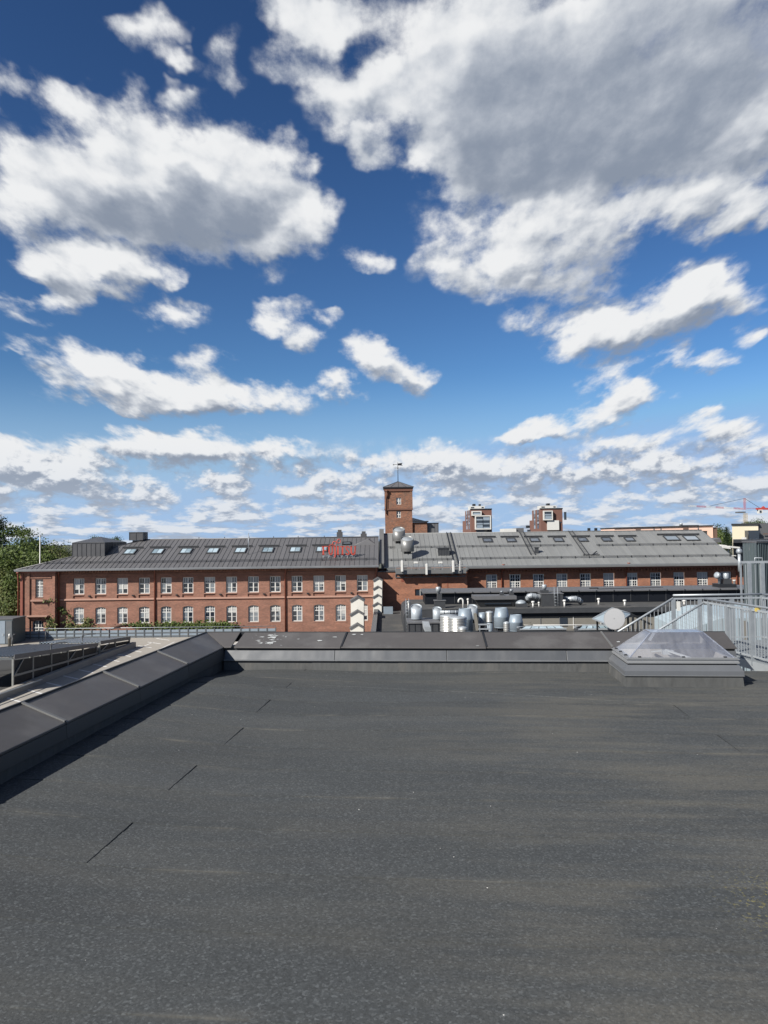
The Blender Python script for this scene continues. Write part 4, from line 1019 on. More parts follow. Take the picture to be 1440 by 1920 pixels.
# hatch box and cowls standing on the roof
p = onR(833, 1042); tinbox(rw, 'hatch_box', p.x - .75, p.x + .65, p.y, p.y + 1.2, p.z - .2, p.z + .95, M['slate'], 4)
MB().box(p.x - .95, p.x + .85, p.y - .12, p.y + 1.3, p.z + .95, p.z + 1.05).build('hatch_lid', M['slate'], rw)
def cowl(name, label, c, r, h, mat, base=None, group=None, basemat='slate', open_top=True, taper=None):
    """upright round roof cowl: shell, sloping inner disc, neck and box kerb"""
    c = Vector(c); t = thing(name, label, 'vent', c, group)
    if taper:
        prof = [(r * .86, 0), (r, h * .03), (r * 1.0, h * .52), (r * 1.03, h * .55), (r * .98, h * .60), (r * taper, h), (r * taper * .86, h)]
        MB().lathe(c + Vector((0, 0, .25)), prof + [(prof[-1][0], h * .8)], 28, cap=False).build('shell', mat, t)
        rt = prof[-1][0]
        MB().lathe(c + Vector((0, 0, .25 + h * .80)), [(rt, 0), (rt * .5, h * .07), (.02, h * .10)], 24, cap=False).build('inner_cone', M['galv_l'], t)
    else:                                                # mouth cut on the slant, facing south
        mb = MB(); n = 32; tl = .42; zb = c.z + .25
        for (rr_, zz, sl) in ((r * .96, 0, 0), (r, h * .02, 0), (r, h * .93, tl), (r * .94, h * .93, tl), (r * .94, h * .84, tl)):
            for k in range(n): q_ = 2 * math.pi * k / n; mb.v.append((c.x + rr_ * math.cos(q_), c.y + rr_ * math.sin(q_), zb + zz + sl * rr_ * math.sin(q_)))
        for j in range(4):
            for k in range(n): k2 = (k + 1) % n; mb.f.append((j * n + k, j * n + k2, (j + 1) * n + k2, (j + 1) * n + k)); mb.sm.append(j < 2 or j > 2)
        mb.build('shell', mat, t)
        mb = MB()
        for (rr_, dz) in ((.94, 0), (.60, .03), (.58, .05), (.02, .06)):
            for k in range(n): q_ = 2 * math.pi * k / n; mb.v.append((c.x + r * rr_ * math.cos(q_), c.y + r * rr_ * math.sin(q_), zb + h * .85 + dz + tl * r * rr_ * math.sin(q_)))
        for j in range(3):
            for k in range(n): k2 = (k + 1) % n; mb.f.append((j * n + k, j * n + k2, (j + 1) * n + k2, (j + 1) * n + k)); mb.sm.append(True)
        mb.build('damper_disc', M['galv_l'], t)
    MB().lathe(c + Vector((0, 0, .25)), [(r * 1.012, h * .04), (r * 1.012, h * .07)], 28, cap=False).build('band', mat, t)
    mb = MB(); mb.lathe(c, [(r * .55, -.05), (r * .55, .3)], 16)
    for k in range(3): a_ = 2.1 * k + .4; mb.bar(c + Vector((r * .8 * math.cos(a_), r * .8 * math.sin(a_), 0)), c + Vector((r * .8 * math.cos(a_), r * .8 * math.sin(a_), .3)), .05)
    mb.build('neck', M['dark'], t)
    if base: w, hb = base; MB().box(c.x - w / 2, c.x + w / 2, c.y - w / 2, c.y + w / 2, c.z - hb, c.z - .05).build('kerb_box', M[basemat], t)
    return t
p = onR(747, 1029); cowl('roof_cowl', 'large open-topped grey cowl below the tower, upper of two on the grey roof', (p.x + .1, p.y + .5, p.z + .75), .82, 1.75, M['slate_l'] if 'slate_l' in M else M['gutter_g'], (1.0, 1.2), 'open cowls on the grey roof', 'roof_grey')
p = onR(763, 1049); cowl('roof_cowl', 'large open-topped grey cowl nearest the eaves, lower of two on the grey roof', (p.x + .1, p.y + .5, p.z + .75), .85, 1.85, M['gutter_g'], (1.1, 1.2), 'open cowls on the grey roof', 'roof_grey')

mbk = thing('middle_block', 'plain brick block between the two factory wings with a mast platform on top', 'building', (4.6, YL, -9))
mb = MB(); wall_open(mb, XM0 + .02, XM1, -9.2, -1.35, YL - .02, [(3.7, 4.9, -4.35, -3.55, 0)], .2)
mb.quad((XM1, YL - .02, -9.2), (XM1, YRW, -9.2), (XM1, YRW, -1.35), (XM1, YL - .02, -1.35)); mb.build('wall', M['brick_r'], mbk)
MB().box(XM0, XM1 - .02, YL + 2.2, YL + 2.6, -1.4, EZ2 - .1).build('set_back_wall', M['brick'], mbk)
MB().box(XM0 - .1, XM1 + .05, YL - .12, YL + 2.3, -1.40, -1.30).build('ledge_flashing', M['slate'], mbk)
MB().box(3.68, 4.92, YL + .08, YL + .14, -4.35, -3.55).build('small_window', M['glassdark'], mbk)
MB().box(4.3, 4.36, YL + .02, YL + .09, -4.35, -3.55).build('window_bar', M['white'], mbk)
q_ = P(755, 1088, YL); MB().box(q_.x - .16, q_.x + .16, YL - .05, YL - .025, q_.z - .18, q_.z + .18).build('air_brick', M['redpaint'], mbk)
MB().box(7.7, 7.76, YL - .06, YL - .024, -5, -1.5).build('cable_duct', M['redpaint'], mbk)
# platform with phone antennas
pf_ = thing('mast_platform', 'grey steel platform with railing carrying white phone antennas above the plain brick wall', 'platform', (5, 93.4, -1.5))
x0, x1, yf = P(742, 1074, 93.9).x, P(874, 1074, 93.9).x, 93.9
MB().box(x0, x1, yf, yf + .16, -1.66, -1.42).build('edge_beam', M['steel'], pf_); MB().box(x0, x1, yf + .9, yf + 1.04, -1.66, -1.42).build('edge_beam', M['steel'], pf_)
mb = MB(); nb = 46
for k in range(nb): x = x0 + (x1 - x0) * (k + .5) / nb; mb.box(x - .085, x + .085, yf + .165, yf + .895, -1.50, -1.43)
o = mb.build('grating', M['steel'], pf_); o['kind'] = 'stuff'
MB().box(x0, x1, yf - .06, yf - .01, -1.60, -1.15).build('kick_plate', M['gutter_g'], pf_)
for z in (-.55, -.9): MB().bar((x0, yf - .03, z), (x1, yf - .03, z), .05).build('rail', M['sillmat'] if z < -.8 else M['galv'], pf_)
n = 9
for k in range(n + 1): x = x0 + (x1 - x0) * k / n; MB().bar((x, yf - .03, -1.4), (x, yf - .03, -.45), .05, .05, up=(0, 1, 0)).build('stanchion', M['galv'], pf_)
mb = MB()
for k in range(8):
    xa, xb = x0 + (x1 - x0) * k / 8, x0 + (x1 - x0) * (k + 1) / 8; mb.bar((xa, yf + .05, -1.6), (xb, yf + 1.0, -2.0), .08); mb.bar((xa, yf + 1.0, -1.6), (xa, yf + 1.0, -2.1), .08)
mb.bar((x0, yf + 1.0, -2.05), (x1, yf + 1.0, -2.05), .1)
mb.build('bracing', M['steel'], pf_)
lab = {754: 'tall white phone antenna at the left end of the steel platform', 800: 'white phone antenna hanging lowest at the middle of the platform', 850: 'tall white phone antenna in front of the ladder rails', 862.5: 'thin white phone antenna at the right end of the platform'}
for px, (pt_, pb2, w, d) in {754: (1051, 1072, .30, .22), 800: (1057, 1077.5, .26, .2), 850: (1051, 1072.5, .30, .22), 862.5: (1052, 1070.5, .13, .12)}.items():
    a, b2 = P(px, pb2, yf - .25), P(px, pt_, yf - .25)
    t = thing('phone_antenna', lab[px], 'antenna', a, 'white phone antennas on the platform')
    o = MB().box(a.x - w / 2, a.x + w / 2, yf - .25 - d, yf - .25, a.z, b2.z).build('panel', M['white'], t); bevel(o, .05, 3)
    MB().tube([(a.x, yf - .12, a.z - .1), (a.x, yf - .12, b2.z + .1)], .05, 8).bar((a.x, yf - .25, a.z + .4), (a.x, yf - .1, a.z + .4), .05).bar((a.x, yf - .25, b2.z - .4), (a.x, yf - .1, b2.z - .4), .05).build('pole', M['galv'], t)
for k, px in enumerate((780, 826)):
    a, b2 = P(px, 1070, yf + .5), P(px, 1054, yf + .5)
    t = thing('radio_head', 'small white radio unit on a pole, ' + ('right of the tall left antenna' if k == 0 else 'right of the low middle antenna'), 'antenna', a, 'radio units on the platform')
    MB().tube([(a.x, a.y, -1.42), (a.x, a.y, b2.z)], .05, 8).build('pole', M['galv'], t)
    bevel(MB().box(a.x - .26, a.x + .26, a.y - .16, a.y + .1, b2.z - .16, b2.z + .06).build('unit', M['white'], t), .03)
    MB().box(a.x - .18, a.x + .18, a.y - .12, a.y + .1, b2.z - .55, b2.z - .22).build('bracket', M['galv'], t)

# ---- white stepped shafts in front of the brick wall -------------------
def stepshaft(label, px0, px1, steps, y_first, dy, cap, zbot):
    """steps: pixel heights of each gable peak from the top, each next one standing further out"""
    a = P((px0 + px1) / 2, steps[0], y_first)
    t = thing('stepped_shaft', label, 'shaft', (a.x, y_first, zbot), 'white stepped shafts before the brick wall')
    for k, py in enumerate(steps):
        yk = y_first - dy * k; x0, x1 = P(px0 - k * .35, py, yk).x, P(px1 - k * .35, py, yk).x; xm = (x0 + x1) / 2; zp = P(px0, py, yk).z; g_ = (x1 - x0) * .30
        prev_y = yk + (dy if k else 2.4)
        mb = MB(); mb.prism([(x0, yk, zbot), (x1, yk, zbot), (x1, yk, zp - g_), (xm, yk, zp), (x0, yk, zp - g_)], (0, prev_y - yk - .004, 0)); mb.build('shaft_block', M['render'], t)
        mb = MB(); o_ = .09
        for sx, xe in ((-1, x0 - o_), (1, x1 + o_)):
            dz = g_ * (o_ / ((x1 - x0) / 2)); mb.hexa([(min(xe, xm), yk - .16, zp - g_ - dz if xe < xm else zp), (max(xe, xm), yk - .16, zp if xe < xm else zp - g_ - dz), (max(xe, xm), prev_y - .01, zp if xe < xm else zp - g_ - dz), (min(xe, xm), prev_y - .01, zp - g_ - dz if xe < xm else zp)],
                [(min(xe, xm), yk - .16, (zp - g_ - dz if xe < xm else zp) + .12), (max(xe, xm), yk - .16, (zp if xe < xm else zp - g_ - dz) + .12), (max(xe, xm), prev_y - .01, (zp if xe < xm else zp - g_ - dz) + .12), (min(xe, xm), prev_y - .01, (zp - g_ - dz if xe < xm else zp) + .12)])
        mb.build('gable_cap', M['slate_c'], t)
    return t
M['slate_c'] = mk('shaft_cap', (.16, .16, .165), .55, .2, var=.1, scale=3)
stepshaft('tall slim white stepped shaft with grey gable caps against the brick wall', 700.5, 716.5, [1084, 1100, 1115.5, 1131], YL - 1.5, .55, None, -9)
stepshaft('broad white stepped shaft standing left of the slim one before a lower window', 657.5, 682, [1120, 1146, 1171], 84.0, 1.2, None, -9)

# ---- tower -----------------------------------------------------------
YT = 111.0
tw = thing('brick_tower', 'square red brick tower with tent roof and wind vane behind the factory roofs', 'tower', (2, YT, 0))
x0, x1 = P(722, 960, YT).x, P(773, 960, YT).x
zE, zA = P(747, 914, YT).z, P(747, 903, YT + 2).z
wx = P(747.5, 940, YT).x
w1 = (P(743, 940, YT).x, P(752, 940, YT).x, P(747, 946, YT).z, P(747, 933, YT).z, 0); w2 = (P(743.5, 960, YT).x, P(751.5, 960, YT).x, P(747, 971, YT).z, P(747, 958.5, YT).z, 0)
mb = MB(); wall_open(mb, x0, x1, -2, zE, YT, [w1, w2], .25); mb.quad((x0, YT, -2), (x0, YT + 4, -2), (x0, YT + 4, zE), (x0, YT, zE)); mb.quad((x1, YT, -2), (x1, YT + 4, -2), (x1, YT + 4, zE), (x1, YT, zE)); mb.quad((x0, YT + 4, -2), (x1, YT + 4, -2), (x1, YT + 4, zE), (x0, YT + 4, zE)); mb.build('wall', M['brick_t'], tw)
for w_ in (w1, w2):
    kk = win_mesh(w_[1] - w_[0], w_[3] - w_[2], .5, 1, 1, 1, .06); add_window(tw, (kk[0], kk[1], None), ((w_[0] + w_[1]) / 2, YT + .12, w_[2]))
for xa, xb in ((x0 - .06, x0 + .42), (x1 - .3, x1 + .06)): MB().box(xa, xb, YT - .09, YT - .004, P(747, 954, YT).z, zE - .5).build('pilaster', M['brick_t'], tw)
zs_ = P(747, 955, YT).z; MB().box(x0 - .1, x1 + .1, YT - .14, YT - .003, zs_ - .12, zs_ + .1).build('string_course', M['brickdark'], tw)
MB().box(x0 - .12, x1 + .12, YT - .16, YT - .002, zE - .55, zE - .12).build('cornice', M['brickdark'], tw)
MB().box(x0 - .2, x1 + .2, YT - .28, YT + 4.28, zE - .12, zE + .06).build('eaves', M['dark'], tw)
mb = MB(); xm, ym = (x0 + x1) / 2, YT + 2; C4 = [(x0 - .25, YT - .32, zE + .06), (x1 + .25, YT - .32, zE + .06), (x1 + .25, YT + 4.32, zE + .06), (x0 - .25, YT + 4.32, zE + .06)]
for k in range(4): mb.quad(C4[k], C4[(k + 1) % 4], (xm, ym, zA))
mb.build('tent_roof', M['roof_dark'], tw)
mb = MB()
for k in range(4): mb.bar(C4[k], (xm, ym, zA + .02), .08, .06)
for t_ in (.25, .5, .75):
    c_ = Vector(C4[0]).lerp(Vector(C4[1]), t_); mb.bar(c_, c_.lerp(Vector((xm, ym, zA)), .62 if t_ != .5 else 1), .05, .05)
mb.build('roof_seam', M['slate'], tw)
downpipe(tw, x0 + .3, YT, zE - .5, P(722, 964, YT).z, YT - .3, 'brickdark')
wv = thing('wind_vane', 'dark iron wind vane with arrow and flag on the tower roof', 'wind vane', (xm, ym, zA))
zv = P(747, 867, ym).z
MB().tube([(xm, ym, zA - .1), (xm, ym, zv)], [.06, .035], 8).build('pole', M['dark'], wv)
za_ = P(747, 870.5, ym).z
mb = MB(); mb.bar((xm - .62, ym, za_ - .06), (xm + .1, ym, za_), .05, .05); mb.prism([(xm + .02, ym - .02, za_ - .16), (xm + .72, ym - .02, za_ - .2), (xm + .55, ym - .02, za_), (xm + .72, ym - .02, za_ + .2), (xm + .02, ym - .02, za_ + .12)], (0, .04, 0)); mb.prism([(xm - .78, ym - .02, za_ - .08), (xm - .55, ym - .02, za_ - .16), (xm - .55, ym - .02, za_ + .04)], (0, .04, 0)); mb.build('arrow', M['dark'], wv)
zc = P(747, 877.5, ym).z; MB().bar((xm - .5, ym, zc), (xm + .5, ym, zc), .045).bar((xm, ym - .5, zc), (xm, ym + .5, zc), .045).lathe((xm, ym, zc), [(.02, -.12), (.12, 0), (.02, .12)], 8).build('cross_arm', M['dark'], wv)
# lean-to behind the tower and tin stair box
xa, xb = P(773.5, 985, YT).x, P(801, 985, YT).x
an = thing('tower_annex', 'low brick annex with shed roof leaning on the right of the tower', 'building', (xa, YT + .3, 0))
zl, zr = P(773, 973, YT).z, P(801, 977.5, YT).z
MB().prism([(xa, YT + .3, -2), (xb, YT + .3, -2), (xb, YT + .3, zr - .1), (xa, YT + .3, zl - .5)], (0, 3, 0)).build('wall', M['brick_t'], an)
MB().hexa([(xa, YT, zr - .12), (xb + .2, YT, zr - .1), (xb + .2, YT + 3.4, zr - .1), (xa, YT + 3.4, zl + .1)], [(xa, YT, zr + .12), (xb + .2, YT, zr + .05), (xb + .2, YT + 3.4, zr + .05), (xa, YT + 3.4, zl + .3)]).build('shed_roof', M['dark'], an)
xc = P(823, 985, YT).x
sb = thing('stair_box', 'grey tin clad box on the roof right of the tower annex', 'roof box', (xc, YT + .8, 0))
b_ = MB().box(xb + .02, xc, YT + .8, YT + 3.6, -1, P(810, 981, YT).z).build('cladding', M['slate_c'], sb); MB().box(xb, xc + .06, YT + .72, YT + 3.7, P(810, 981, YT).z, P(810, 980, YT).z).build('roof_edge', M['dark'], sb)
for k in range(4): x = xb + .2 + (xc - xb - .3) * k / 3; MB().box(x - .02, x + .02, YT + .77, YT + .797, -1, P(810, 981.5, YT).z).build('seam', M['slate'], sb)

# ------------------------------------------------------------------ parking deck on the left
ZK = -8.8
props(MB().box(-75, -1.6, 17.2, 93.6, -9.4, ZK).build('parking_deck', M['concrete']), kind='structure')
def paint(x0, x1, y0, y1): return MB().box(x0, x1, y0, y1, ZK + .001, ZK + .006).build('bay_line', M['paintline'], pk)
pk = thing('bay_markings', None, None, (-25, 70, ZK)); pk['kind'] = 'structure'
# bays along the far fence, and bays beside the ramp canopy
for k in range(15):
    x = -41.3 + 2.45 * k; paint(x - .07, x + .07, 83.0, 88.4)
for k in range(13):
    y = 54.6 + 3.1 * k; x = -28.15 + .03 * (y - 60); z_ = ZK + .006
    MB().hexa([(x, y - .13, ZK + .001), (x + 2.0, y - 1.88, ZK + .001), (x + 2.0, y - 1.62, ZK + .001), (x, y + .13, ZK + .001)], [(x, y - .13, z_), (x + 2.0, y - 1.88, z_), (x + 2.0, y - 1.62, z_), (x, y + .13, z_)]).build('bay_line', M['paintline'], pk)
# steel edge fence along the far side: rails, posts and sheet infills
fe = thing('deck_fence', 'grey steel fence with posts and rails along the far edge of the parking deck', 'fence', (-26, 92.5, ZK))
YFN = 92.0; fx0, fx1 = P(24, 1190, YFN).x, P(517, 1185, YFN).x
n = 30; zt = ZK + 1.12
for k in range(n + 1):
    x = fx0 + (fx1 - fx0) * k / n
    MB().box(x - .06, x + .06, YFN - .08, YFN + .04, ZK, zt).build('post', M['steel'], fe)
    if k < n:
        x2 = fx0 + (fx1 - fx0) * (k + 1) / n
        MB().box(x + .07, x2 - .07, YFN - .02, YFN + .02, ZK + .12, zt - .12).build('infill_sheet', M['bluegrey'] if 'bluegrey' in M else M['duct'], fe)
        for z in (ZK + .2, ZK + .6): MB().box(x + .06, x2 - .06, YFN - .06, YFN - .025, z, z + .12).build('rail', M['steel'], fe)
MB().tube([(fx0, YFN - .02, zt + .16), (fx1, YFN - .02, zt + .16)], .04, 8).build('handrail', M['galv_l'], fe)
MB().box(fx0, fx1, YFN - .2, YFN + .2, ZK + .002, ZK + .09).build('kerb', M['concrete'], fe)
# technical container by the fence
ct = thing('steel_container', 'grey steel equipment container at the left end of the deck fence', 'container', P(0, 1204, 88))
xa, xb = P(-40, 1190, 88).x, P(23.5, 1190, 88).x; zt2 = P(10, 1160, 88).z
bevel(MB().box(xa, xb, 88, 91.2, ZK, zt2 - .1).build('body', M['hut'], ct), .03)
MB().box(xa - .05, xb + .06, 87.92, 91.3, zt2 - .1, zt2).build('roof', M['slate_c'], ct)
xd = P(10.5, 1190, 88).x; MB().box(xa + .3, xd - .05, 87.95, 87.995, ZK + .1, zt2 - .25).build('door', M['duct'], ct); MB().box(xd + .02, xb - .06, 87.94, 87.99, ZK + .1, zt2 - .25).build('side_panel', M['steel'], ct)
MB().box(xd - .3, xd - .18, 87.9, 87.948, ZK + 1.0, ZK + 1.25).build('handle', M['galv_l'], ct)
bo = thing('bollard', 'short pale bollard standing in front of the container', 'bollard', P(17.8, 1204, 85))
c = P(17.8, 1204, 85); c.z = ZK; MB().lathe(c, [(.16, 0), (.16, 1.0), (.19, 1.02), (.19, 1.15), (.1, 1.22)], 12).build('post', M['cream2'] if 'cream2' in M else M['beige'], bo); MB().lathe(c + Vector((0, 0, 1.2)), [(.1, 0), (.12, .3), (.05, .36)], 12).build('cap', M['white'], bo)
# canopies of corrugated sheet over the ramp, with open steel sides
def canopy(label, xl0, xl1, xr0, xr1, y0, y1, z0, z1, mat, nrib):
    t = thing('ramp_canopy', label, 'canopy', ((xl0 + xr0) / 2, (y0 + y1) / 2, ZK), 'canopies over the ramp')
    f = lambda u, v, h: Vector((xl0 + (xl1 - xl0) * v + (xr0 + (xr1 - xr0) * v - xl0 - (xl1 - xl0) * v) * u, y0 + (y1 - y0) * v, z0 + (z1 - z0) * v + h))
    for k in range(nrib):                                # sheets run along the ramp, ribbed
        u0, u1 = k / nrib, (k + 1) / nrib; mb = MB()
        us = [u0, u0 + (u1 - u0) * .3, u0 + (u1 - u0) * .4, u0 + (u1 - u0) * .8, u0 + (u1 - u0) * .9, u1]; hs = [0, 0, .09, .09, 0, 0]
        for (ua, ha), (ub, hb) in zip(zip(us[:-1], hs[:-1]), zip(us[1:], hs[1:])):
            mb.quad(f(ua, 0, ha), f(ub, 0, hb), f(ub, 1, hb), f(ua, 1, ha)); mb.quad(f(ua, 0, ha - .05), f(ub, 0, hb - .05), f(ub, 1, hb - .05), f(ua, 1, ha - .05))
            mb.quad(f(ua, 0, ha), f(ub, 0, hb), f(ub, 0, hb - .05), f(ua, 0, ha - .05))
        mb.build('roof_sheet', mat, t)
    mb = MB(); mb.bar(f(1.004, 0, -.02), f(1.004, 1, -.02), .05, .34); mb.build('edge_fascia', M['slate_c'], t)
    mb = MB(); mb.bar(f(-.004, 0, -.02), f(-.004, 1, -.02), .05, .3); mb.build('edge_fascia', M['slate_c'], t)
    npost = max(2, int((y1 - y0) / 3.2))
    for k in range(npost + 1):
        v = k / npost; v = min(max(v, .005), .995)
        for u in (.015, .985):
            top = f(u, v, -.2); MB().bar((top.x, top.y, ZK), top, .14, .14, up=(0, 1, 0)).build('post', M['steel_l'], t)
        MB().bar(f(.015, v, -.16), f(.985, v, -.16), .12, .16).build('roof_beam', M['steel'], t)
        if k < npost:
            v2 = (k + 1) / npost
            for u in (.99,):
                a, b_ = f(u, v, -.3), f(u, v2, -.3); zm0 = ZK + (a.z - ZK) * .52; zm1 = ZK + (b_.z - ZK) * .52
                MB().quad((a.x, a.y + .12, ZK + .5), (b_.x, b_.y - .12, ZK + .5), (b_.x, b_.y - .12, zm1 - .1), (a.x, a.y + .12, zm0 - .1)).build('side_screen', M['screen'], t)
                MB().quad((a.x, a.y + .12, zm0 + .1), (b_.x, b_.y - .12, zm1 + .1), (b_.x, b_.y - .12, b_.z), (a.x, a.y + .12, a.z)).build('side_screen', M['screen'], t)
                MB().bar((a.x + .05, a.y, zm0), (b_.x + .05, b_.y, zm1), .08, .16).build('middle_rail', M['steel_l'], t)
            if k % 3 == 0: MB().bar((a.x + .06, a.y, zm0), a.lerp(b_, .45) + Vector((.06, 0, 0)), .09).build('brace', M['steel_l'], t)
    return t
M['steel_l'] = mk('pale_steel', (.30, .30, .28), .5, .2, var=.15, scale=3)
canopy('long dark corrugated canopy over the ramp, nearer and lower left of two', -35.6, -35.0, -28.75, -28.3, 59.8, 76.0, -6.05, -7.32, M['canopy'], 26)
canopy('pale blue-grey canopy roof at the far end of the ramp', -34.2, -33.2, -28.2, -27.75, 76.4, 84.0, -7.2, -7.72, M['canopy_sheen'], 18)
kb = thing('ramp_wall', 'low concrete kerb wall along the foot of the ramp canopies', 'wall', (-28.5, 65, ZK))
MB().bar((-29.0, 44, ZK + .28), (-27.5, 84.5, ZK + .28), .45, .56).build('kerb', M['concrete'], kb)
MB().bar((-28.9, 44, ZK + .60), (-27.55, 62, ZK + .60), .10, .08).build('rail', M['galv_l'], kb)
props(MB().box(-38, -29.4, 40, 82, ZK + .002, ZK + .010).build('ramp', M['asphalt']), kind='structure')
labs = ['thin black lamp post left of the canopies near the fence', 'thin black lamp post behind the far canopy roof', 'bent-top lamp post rising beside the near canopy edge', 'bent-top lamp post between the near and far canopies', 'thin lamp post at the far canopy beside the fence']
for (px, pt_, pb_, Y, hd), lb in zip(((23.5, 1192, 1212, 83, 0), (85.5, 1180, 1207, 86, .3), (95.5, 1208.5, 1262, 66.8, 1.1), (154.5, 1192, 1231, 77, 1.0), (204.5, 1180.5, 1213, 82.5, .9)), labs):
    a = P(px, pb_, Y); b_ = P(px, pt_, Y); a.z = max(a.z - .4, ZK)
    t = thing('lamp_post', lb, 'lamp post', (a.x, Y, ZK), 'lamp posts on the parking deck')
    MB().tube([(a.x, Y, ZK), b_], .055, 8).build('pole', M['dark'], t)
    mb = MB(); mb.tube([b_, b_ + Vector((.15 + hd * .2, 0, .1)), b_ + Vector((.2 + hd * .9, 0, .18))], .05, 6); mb.box(b_.x + .1 + hd * .5, b_.x + .3 + hd, Y - .1, Y + .1, b_.z + .12, b_.z + .2); mb.build('lamp_head', M['slate'], t)

# ------------------------------------------------------------------ low roofs in front of the right wing
ZF2 = -6.1
lowr = thing('low_roof', 'low dark bitumen roof with light edge flashing below the white shafts', 'roof', (20, 55, -9))
MB().box(-.9, 62, 17.2, 94.4, -9.1, ZF2).build('slab', M['bitumen'], lowr)
MB().box(-1.25, -.92, 17.2, 92, -9.0, ZF2 + .42).build('edge_upstand', M['slate_c'], lowr); MB().box(-1.32, -.85, 17.2, 92.1, ZF2 + .42, ZF2 + .47).build('edge_flashing', M['gutter_g'], lowr)
ap = P(672, 1176, 88); MB().box(-.2, .9, 90.4, 91.2, ZF2, ZF2 + .8).build('vent_unit', M['duct'], lowr)
# long block with a dark glazed upper storey
Y0b, Zb = 72.6, -4.0
lb_ = thing('rooftop_block', 'long dark roof block with black upper storey in front of the right wing', 'building', (25, 76, ZF2))
xl = P(757, 1140, Y0b).x; xR = 58
mb = MB()                                                # rounded left corner
prof = [(xl, ZF2)] + [(xl + .9 - .9 * math.cos(a), Zb - .55 + .55 * math.sin(a)) for a in [math.pi / 2 * k / 6 for k in range(7)]] + [(12.0, Zb), (12.0, ZF2)]
mb.prism([(x, Y0b, z) for (x, z) in prof], (0, 12, 0)); mb.build('lower_block', M['slate'], lb_)
MB().box(12.0, xR, Y0b - .05, Y0b + 12, Zb - .45, Zb).build('roof_slab', M['slate'], lb_)
MB().box(xl + .95, 12.0, Y0b - .03, Y0b + 12, Zb, Zb + .02).build('roof_felt', M['bitumen'], lb_); MB().box(12.0, xR, Y0b - .04, Y0b + 12, Zb, Zb + .021).build('roof_felt', M['bitumen'], lb_)
MB().box(12.0, xR, Y0b + .42, Y0b + .9, ZF2, Zb - .45).build('back_wall', M['beige'], lb_)
MB().box(12.0, xR, Y0b + .25, Y0b + .415, Zb - .80, Zb - .455).build('black_band', M['black'], lb_)  # plain black band below the slab edge
k = 0; x = 12.9; rr2 = random.Random(11)
while x < xR - 2:
    w = rr2.choice((1.3, 1.8, 2.6)); wn = rr2.random() < .45
    if wn: MB().box(x, x + w * .55, Y0b + .38, Y0b + .415, ZF2 + .35, Zb - .9).build('window', M['glassdark'], lb_)
    MB().box(x - .06, x + .0, Y0b + .37, Y0b + .416, ZF2 + .1, Zb - .82).build('wall_joint', M['white'] if rr2.random() < .5 else M['slate_c'], lb_)
    x += w
Y0p, ZP0, ZP1 = 78.0, Zb, -2.72
xp = P(797, 1115, Y0p).x
MB().box(xp, xR, Y0p, Y0p + 4.6, Zb, ZP1 - .135).build('upper_storey', M['black'], lb_)
mb = MB(); mb.hexa([(xp - .25, Y0p - .35, ZP1 - .13), (xR, Y0p - .35, ZP1 - .13), (xR, Y0p + 4.9, ZP1 - .12), (xp - .25, Y0p + 4.9, ZP1 - .12)], [(xp - .25, Y0p - .35, ZP1 - .02), (xR, Y0p - .35, ZP1 - .02), (xR, Y0p + 4.9, ZP1 + .03), (xp - .25, Y0p + 4.9, ZP1 + .03)]); mb.build('upper_roof', M['slate_c'], lb_)
x = xp + 1.2
while x < xR: MB().box(x - .03, x + .03, Y0p - .04, Y0p - .003, Zb + .1, ZP1 - .15).build('cladding_joint', M['slate'], lb_); MB().box(x - .03, x + .03, Y0p - .42, Y0p - .352, ZP1 - .16, ZP1 + .02).build('eaves_bracket', M['dark'], lb_); x += 1.78
MB().bar((P(1110, 1107, 81).x, 79, ZP1 + .03), (P(1240, 1105, 81).x, 80.5, ZP1 + .03), .05).bar((P(1100, 1106, 81).x, 80, ZP1 + .06), (P(1117, 1107, 81).x, 80, ZP1 + .06), .1).build('roof_cable', M['dark'], lb_)
# ladder on the block's face
ld = thing('wall_ladder', 'thin galvanised ladder up the rounded left end of the dark roof block', 'ladder', P(763.5, 1180, Y0b - .2))
xa = P(761.4, 1150, Y0b - .2).x; xb = P(766.8, 1150, Y0b - .2).x; zt = P(764, 1124, Y0b).z
for x in (xa, xb): MB().tube([(x, Y0b - .2, ZF2), (x, Y0b - .2, zt), (x, Y0b + .5, zt + .05)], .025, 6).build('rail', M['galv'], ld)
for k in range(10): z = ZF2 + .15 + .3 * k; MB().tube([(xa, Y0b - .2, z), (xb, Y0b - .2, z)], .018, 6).build('rung', M['galv'], ld)

# ---- roof plant --------------------------------------------------------
def onflat(px, py, z): return HIT(px, py, (0, 0, z), (0, 0, 1))
c = P(781, 1163, 66); t = cowl('roof_cowl', 'open round cowl left in the row of roof plant, beside the ladder', (c.x, 66, c.z - .15), .47, 1.15, M['duct_l'], (1.4, 1.6), 'open cowls among the roof plant')
c = P(820, 1163, 66); cowl('roof_cowl', 'open round cowl with pale pipe joining its right side', (c.x, 66, c.z - .15), .38, .95, M['duct_l'], (1.1, 1.6), 'open cowls among the roof plant')
c = P(886, 1163, 67); cowl('roof_cowl', 'open round cowl half hidden behind the tall barrel cowl', (c.x, 67, c.z - .15), .44, 1.15, M['duct_l'], (1.1, 1.6), 'open cowls among the roof plant')
a, b_ = P(825, 1148, 65.8), P(862, 1148, 65.8); t = thing('duct_pipe', 'pale horizontal pipe between the small cowl and the barrel cowl', 'pipe', a); MB().tube([a, b_], .17, 14).build('pipe', M['galv_l'], t)
for k in range(3): q_ = a.lerp(b_, .2 + .3 * k); MB().tube([q_ - Vector((.04, 0, 0)), q_ + Vector((.04, 0, 0))], .19, 14).build('flange', M['galv'], t)
